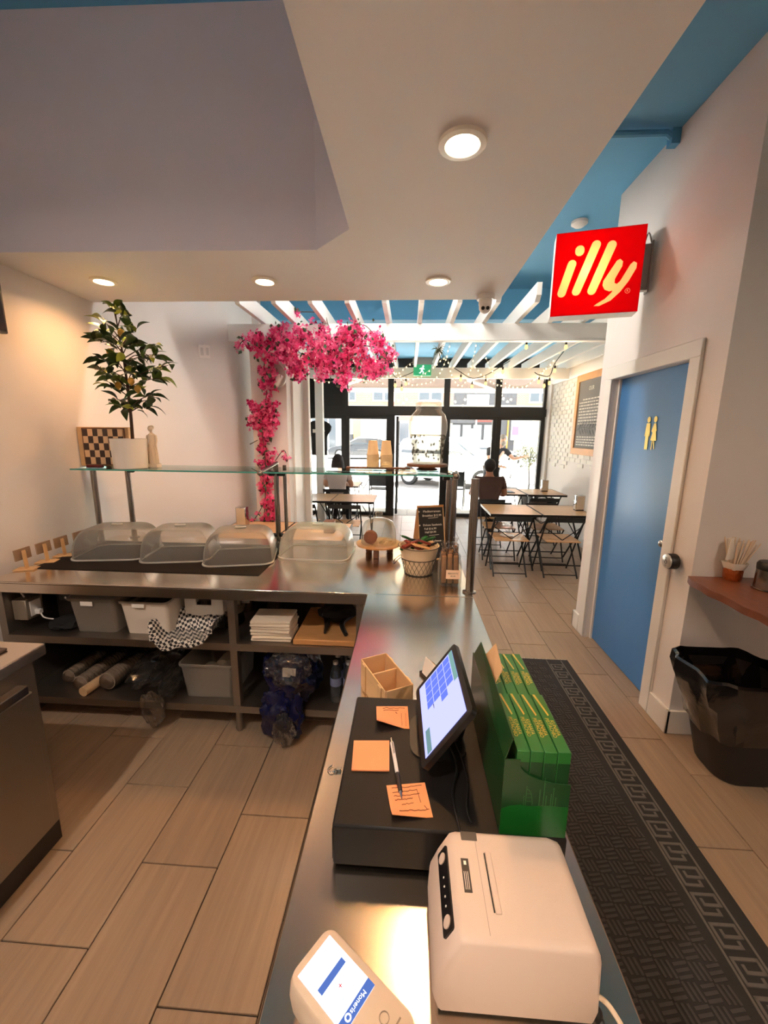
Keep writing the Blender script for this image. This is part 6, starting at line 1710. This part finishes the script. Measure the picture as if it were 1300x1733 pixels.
# ================================================================== outside
# potted olive tree
ox, oy = 2.72, 9.25
t = thing('olive_tree', 'potted olive tree on the pavement beside the bearded man', 'potted tree', (ox, oy, -.018))
b = B(); b.lathe([(.001, 0), (.17, 0), (.22, .36), (.225, .38), (.20, .38), (.19, .34), (.001, .33)], (ox, oy, -.018), 26); part('pot', b, mat('dark_pot', (60, 58, 56), .6), t)
b = B(); b.tube([(ox, oy, .30), (ox + .02, oy, .62), (ox - .01, oy, .92), (ox + .01, oy, 1.2)], [.022, .018, .015, .010], 8, 4)
ro = random.Random(2)
ends = []
for k in range(26):
    a = ro.uniform(0, 6.28); e = ro.uniform(-.3, 1.3); l = ro.uniform(.25, .5); c = Vector((ox, oy, ro.uniform(.95, 1.15)))
    d = Vector((math.cos(a) * math.cos(e), math.sin(a) * math.cos(e) * .8, math.sin(e)))
    p1 = c + d * l; b.tube([c, c + d * l * .5 + Vector((0, 0, .03)), p1], [.008, .005, .002], 5, 3); ends.append((c, p1))
part('trunk', b, mat('olive_bark', (110, 96, 82), .9), t)
b = B()
for c, p1 in ends:
    for k in range(34):
        p = c.lerp(p1, ro.uniform(.35, 1.05)) + Vector((ro.gauss(0, .035), ro.gauss(0, .035), ro.gauss(0, .035)))
        A = Euler((ro.uniform(0, 6.3), ro.uniform(0, 6.3), ro.uniform(0, 6.3))).to_matrix(); l = ro.uniform(.04, .065)
        vs = [b.bm.verts.new(p + A @ Vector(q)) for q in ((0, 0, 0), (l * .5, -.008, .002), (l, 0, 0), (l * .5, .008, .002))]; b.bm.faces.new(vs)
part('leaves', b, mat('olive_leaf', (112, 124, 84), .6, var=.3, vscale=20), t, kind='stuff', smooth=0, recalc=False)
# patio furniture
def patio_chair(loc, rz, label):
    t = thing('patio_chair', label, 'chair', loc, rz, 'dark patio chairs')
    for s in (-1, 1):
        b = B(); b.tube([(s * .23, -.24, 0), (s * .23, -.22, .45), (s * .23, -.28, .88)], .014, 8, 3); part('leg', b, BLACKM, t, local=True)
        b = B(); b.tube([(s * .23, .22, 0), (s * .23, .22, .64), (s * .23, -.22, .66)], .014, 8); part('leg', b, BLACKM, t, local=True)
    b = B(); b.box((0, 0, .45), (.46, .46, .02), None, .008); part('seat', b, mat('patio_sling', (52, 52, 54), .8), t, local=True)
    b = B(); b.box((0, -.262, .70), (.45, .015, .32), (-.12, 0, 0), .005); part('backrest', b, mat('patio_sling'), t, local=True)
patio_chair((-.62, 9.25, -.018), 0, 'dark patio chair outside the glass left of the street door')
patio_chair((2.95, 8.85, -.018), .3, 'dark patio chair outside behind the far table')
patio_chair((1.1, 9.5, -.018), -.2, 'dark patio chair outside in front of the white car')
t = thing('patio_table', 'small white patio table with papers outside the window', 'table', (-1.05, 9.6, -.018))
b = B(); b.lathe([(.001, .70), (.30, .70), (.305, .715), (.30, .725), (.001, .725)], (0, 0, 0), 28); part('top', b, WHITEP, t, local=True)
for s in (-1, 1):
    b = B(); b.tube([(s * .22, -.2, 0), (-s * .18, .15, .70)], .012, 8); part('leg', b, BLACKM, t, local=True)
b = B(); b.box((-1.0, 9.55, .712), (.22, .16, .008), (0, 0, .3)); single('leaflet', b, mat('paper_blue'), 'printed leaflet lying on the white patio table', 'leaflet')
# awning
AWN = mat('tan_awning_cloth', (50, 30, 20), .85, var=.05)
t = thing('awning', 'tan fabric awning with folding arms outside above the storefront', 'awning', (.2, 9.5, 2.8))
b = B(); b.rings([[Vector((x, 8.52, 3.10)), Vector((x, 10.6, 2.80)), Vector((x, 10.6, 2.815)), Vector((x, 8.52, 3.115))] for x in (-4.2, 4.2)]); part('canopy', b, AWN, t)
b = B(); b.b2(-4.2, 4.2, 10.58, 10.66, 2.70, 2.815); part('front_bar', b, mat('cream_metal', (226, 216, 196), .5), t)
for x, s in ((-2.1, 1), (2.3, -1)):
    b = B(); b.tube([(x, 8.55, 3.02), (x + s * 1.0, 9.5, 2.86), (x + s * .15, 10.56, 2.75)], .03, 8); part('folding_arm', b, mat('cream_metal'), t)
# cars
TYRE = mat('tyre', (28, 28, 28), .8); RIM = mat('alloy_rim', (190, 188, 186), .3, .8); CGL = mat('car_glass', (58, 66, 72), .08, spec=.8)
def car(loc, rz, label, col, nm, h=1.0):
    t = thing('car', label, 'car', loc, rz, None)
    m = mat('car_' + nm, col, .25, .1, coat=.8)
    b = B()
    body = [(-2.15, .30), (-2.22, .55), (-2.18, .92 * h), (-1.9, .98 * h), (1.0, .98 * h), (1.55, .90 * h), (2.05, .76 * h), (2.2, .58), (2.15, .28)]
    XZc = Matrix(((1, 0, 0, 0), (0, 0, 1, 0), (0, 1, 0, 0), (0, 0, 0, 1)))
    rg = lambda y, kx, kz: [XZc @ Vector((x * kx, .3 + (z - .3) * kz, y)) for x, z in body]
    b.rings([rg(-.90, .95, .90), rg(-.86, .99, .98), rg(-.7, 1, 1.0), rg(.7, 1, 1.0), rg(.86, .99, .98), rg(.90, .95, .90)]); part('body', b, m, t, local=True)
    b = B(); cab = [(-2.0, .96 * h), (-1.75, 1.45 * h), (-1.3, 1.56 * h), (.1, 1.54 * h), (1.05, .97 * h)]
    rc = lambda y, kx, dz: [XZc @ Vector((-.4 + (x + .4) * kx, z + dz if z > h else z, y)) for x, z in cab]
    b.rings([rc(-.80, 1, -.12), rc(-.62, .99, 0), rc(.62, .99, 0), rc(.80, 1, -.12)]); part('roof', b, m, t, local=True)
    for s in (-1, 1):
        for P in ([(-1.75, 1.02), (-1.55, 1.36), (-.75, 1.40), (-.75, 1.02)], [(-.68, 1.02), (-.68, 1.40), (.05, 1.38), (.68, 1.02)]):
            b = B(); b.rings([[Vector((x, s * (.815 - (z * h - h) * .22 / h + o_), z * h)) for x, z in P] for o_ in (-.03, .012)]); part('side_window', b, CGL, t, local=True)
    b = B(); b.rings([[Vector((.22 + o_, -.60, 1.46 * h)), Vector((.22 + o_, .60, 1.46 * h)), Vector((1.0 + o_, .70, 1.01 * h)), Vector((1.0 + o_, -.70, 1.01 * h))] for o_ in (-.05, .035)]); part('windscreen', b, CGL, t, local=True)
    b = B(); b.rings([[Vector((-1.86 + o_, -.58, 1.38 * h)), Vector((-1.86 + o_, .58, 1.38 * h)), Vector((-2.02 + o_, .66, 1.03 * h)), Vector((-2.02 + o_, -.66, 1.03 * h))] for o_ in (.05, -.03)]); part('rear_window', b, CGL, t, local=True)
    for xx in (-1.35, 1.38):
        for s in (-1, 1):
            b = B(); M = Matrix(((1, 0, 0, xx), (0, 0, s, s * .72), (0, 1, 0, .34), (0, 0, 0, 1)))
            b.lathe([(.22, 0), (.33, .0), (.345, .03), (.345, .17), (.33, .20), (.23, .20)], (0, 0, 0), 26, M); w = part('tyre', b, TYRE, t, local=True)
            b = B(); b.lathe([(.001, .19), (.05, .195), (.06, .185), (.20, .185), (.235, .20), (.235, .02)], (0, 0, 0), 26, M)
            for k in range(5): 
                a = 2 * PI * k / 5; b.box(M @ Vector((.13 * math.cos(a), .13 * math.sin(a), .192)), (.2, .02, .05), (0, -a, 0) if s > 0 else (0, -a, 0))
            part('rim', b, RIM, w, local=True)
    for s in (-1, 1):
        b = B(); b.box((2.08, s * .66, .70 * h), (.16, .32, .12), (0, .1, -s * .25), .03, 2); part('headlamp', b, CHROME, t, local=True)
        b = B(); b.box((-2.19, s * .70, .82 * h), (.05, .25, .14), None, .02); part('tail_lamp', b, mat('tail_red', (150, 24, 24), .3), t, local=True)
        b = B(); b.box((.55, s * .95, 1.02 * h), (.12, .14, .1), None, .03, 2); part('mirror', b, m, t, local=True)
    b = B(); b.box((2.18, 0, .5), (.06, 1.0, .16), None, .02); part('grille', b, BLACKP, t, local=True)
    return t
car((1.65, 14.9, -.16), math.radians(-28), 'white SUV parked at the kerb right outside the door', (236, 234, 230), 'white', 1.12)
car((-3.5, 29.5, -.16), math.radians(184), 'dark grey hatchback across the street on the left', (58, 60, 64), 'grey', 1.0)
car((4.6, 24.5, -.16), math.radians(4), 'silver car behind the white SUV across the road', (188, 190, 192), 'silver', .95)
car((-9.8, 30.5, -.16), math.radians(0), 'white car far across the street at the left window', (226, 226, 226), 'white_far', 1.0)
# buildings across the road
YB = 38.0
BR = bpy.data.materials.new('orange_brick'); BR.use_nodes = True
_n = BR.node_tree; _b = nd(_n, 'ShaderNodeTexBrick'); _b.inputs['Scale'].default_value = 1.0; _b.inputs['Brick Width'].default_value = .24; _b.inputs['Row Height'].default_value = .08; _b.inputs['Mortar Size'].default_value = .008
_b.inputs['Color1'].default_value = (*lin((196, 120, 84)), 1); _b.inputs['Color2'].default_value = (*lin((176, 102, 70)), 1); _b.inputs['Mortar'].default_value = (*lin((205, 190, 172)), 1)
_t = nd(_n, 'ShaderNodeTexCoord'); _mm = nd(_n, 'ShaderNodeMapping'); _mm.inputs['Rotation'].default_value = (PI / 2, 0, 0); _n.links.new(_t.outputs['Object'], _mm.inputs['Vector']); _n.links.new(_mm.outputs['Vector'], _b.inputs['Vector']); _n.links.new(_b.outputs['Color'], _n.nodes['Principled BSDF'].inputs['Base Color'])
STONE = mat('cream_stone', (222, 210, 186), .8, var=.05); WHT = mat('white_render', (232, 230, 224), .8, var=.04); DKSH = mat('dark_shopfront', (78, 78, 82), .5, var=.1); YEL = mat('yellow_pilaster', (226, 192, 120), .7); WINF = mat('white_window_frame', (230, 228, 222), .6); DGL = mat('dark_pane', (88, 96, 104), .15)
RG = random.Random(8)
def building(x0, x1, label, ground, upper, zg=4.0, zt=8.6, wins=()):
    t = thing('shop_building', label, 'building', ((x0 + x1) / 2, YB + 3, -.03), 0)
    b = B(); b.b2(x0, x1, YB, YB + 6, -.03, zg); part('ground_floor', b, ground, t)
    b = B(); b.b2(x0, x1, YB, YB + 6, zg, zt); part('upper_wall', b, upper, t)
    b = B(); b.b2(x0, x1, YB - .15, YB, zg - .25, zg + .1); part('stone_band', b, STONE, t)
    b = B(); b.b2(x0, x1, YB - .3, YB + 6, zt, zt + .35); part('cornice', b, STONE, t)
    for wx, wz, ww, wh in wins:
        b = B(); b.b2(wx - ww / 2, wx + ww / 2, YB - .1, YB, wz - wh / 2, wz + wh / 2); f = part('window', b, WINF, t)
        for s in (-1, 1):
            b = B(); b.b2(wx + s * ww / 4 - ww * .2, wx + s * ww / 4 + ww * .2, YB - .12, YB - .1, wz - wh / 2 + .12, wz + wh / 2 - .12); part('pane', b, DGL, f)
    return t
def bpart(t, name, u0, u1, v0, v1, m, d=.15):
    a, c = py(u0, v1, YB), py(u1, v0, YB); b = B(); b.b2(a.x, c.x, YB - d, YB, a.z, c.z); return part(name, b, m, t)
t = building(-22, -6.6, 'white building across the street at the far left', WHT, WHT, 4.0, 8.2, ((-9.3, 5.6, 1.6, 1.1), (-13, 5.6, 1.6, 1.1)))
for k in range(4): bpart(t, 'shop_window', 516 + k * 14, 526 + k * 14, 700, 765, DGL)
t = building(-6.6, -.6, 'cream and brick building across the street with a glass-block window', WHT, BR, 4.0, 8.6, ((-2.3, 5.0, 2.0, 1.1), (-5.5, 5.0, 1.3, 1.1)))
bpart(t, 'pilaster', 598, 611, 700, 768, YEL); bpart(t, 'lintel', 598, 655, 700, 706, YEL)
bpart(t, 'door', 611, 629, 708, 760, WINF); bpart(t, 'side_panel', 592, 599, 735, 762, DKSH)
fm = bpart(t, 'glass_block_window', 631, 651, 711, 742, WINF)
GB = mat('teal_glass_block', (150, 190, 194), .2)
for i in range(5):
    for j in range(6):
        a = py(632.2 + i * 3.8, 716 + j * 4.9, YB - .15); b = B(); b.b2(a.x - .085, a.x + .085, YB - .17, YB - .15, a.z - .11, a.z + .11); part('glass_block', b, GB, fm)
t = building(-.6, 4.0, 'brick building across the street with an ornate cream ground floor', STONE, BR, 4.0, 8.8, ((1.9, 5.0, 2.2, 1.1),))
bpart(t, 'shop_window', 676, 692, 716, 760, DGL); bpart(t, 'brick_arch', 676, 698, 697, 712, BR)
t = building(4.0, 9.6, 'dark shopfront across the street with a red sign', DKSH, DKSH, 4.1, 7.2)
bpart(t, 'upper_panel', 790, 828, 668, 686, WHT, .1)
sgn = bpart(t, 'sign_board', 762, 838, 704, 716, DKSH, .5); bpart(t, 'red_sign', 803, 837, 705, 714, mat('shop_red', (206, 60, 50), .5), .6)
for k in range(4): 
    f = bpart(t, 'shop_window', 764 + k * 18, 779 + k * 18, 719, 745, mat('pale_pane', (172, 178, 180), .2))
b = B(); q = py(806, 718, YB - 3); b.cyl((q.x, YB - 3, 0), (q.x, YB - 3, 3.4), .06); q2 = py(800, 735, YB - 3); b.box((q2.x, YB - 3.1, q2.z), (.9, .05, .9)); part('street_sign', b, WINF, t)
t = building(9.6, 20, 'brick building across the street with an orange post and pale shop window', STONE, BR, 4.1, 8.6, ((11.6, 5.0, 1.9, 1.2), (15.5, 5.0, 1.9, 1.2)))
bpart(t, 'post', 856, 862, 700, 760, mat('orange_post', (226, 160, 70), .6)); bpart(t, 'shop_window', 863, 900, 708, 745, mat('pale_pane'))
bpart(t, 'window_print', 866, 877, 722, 736, mat('purple_print', (178, 110, 196), .5), .2)
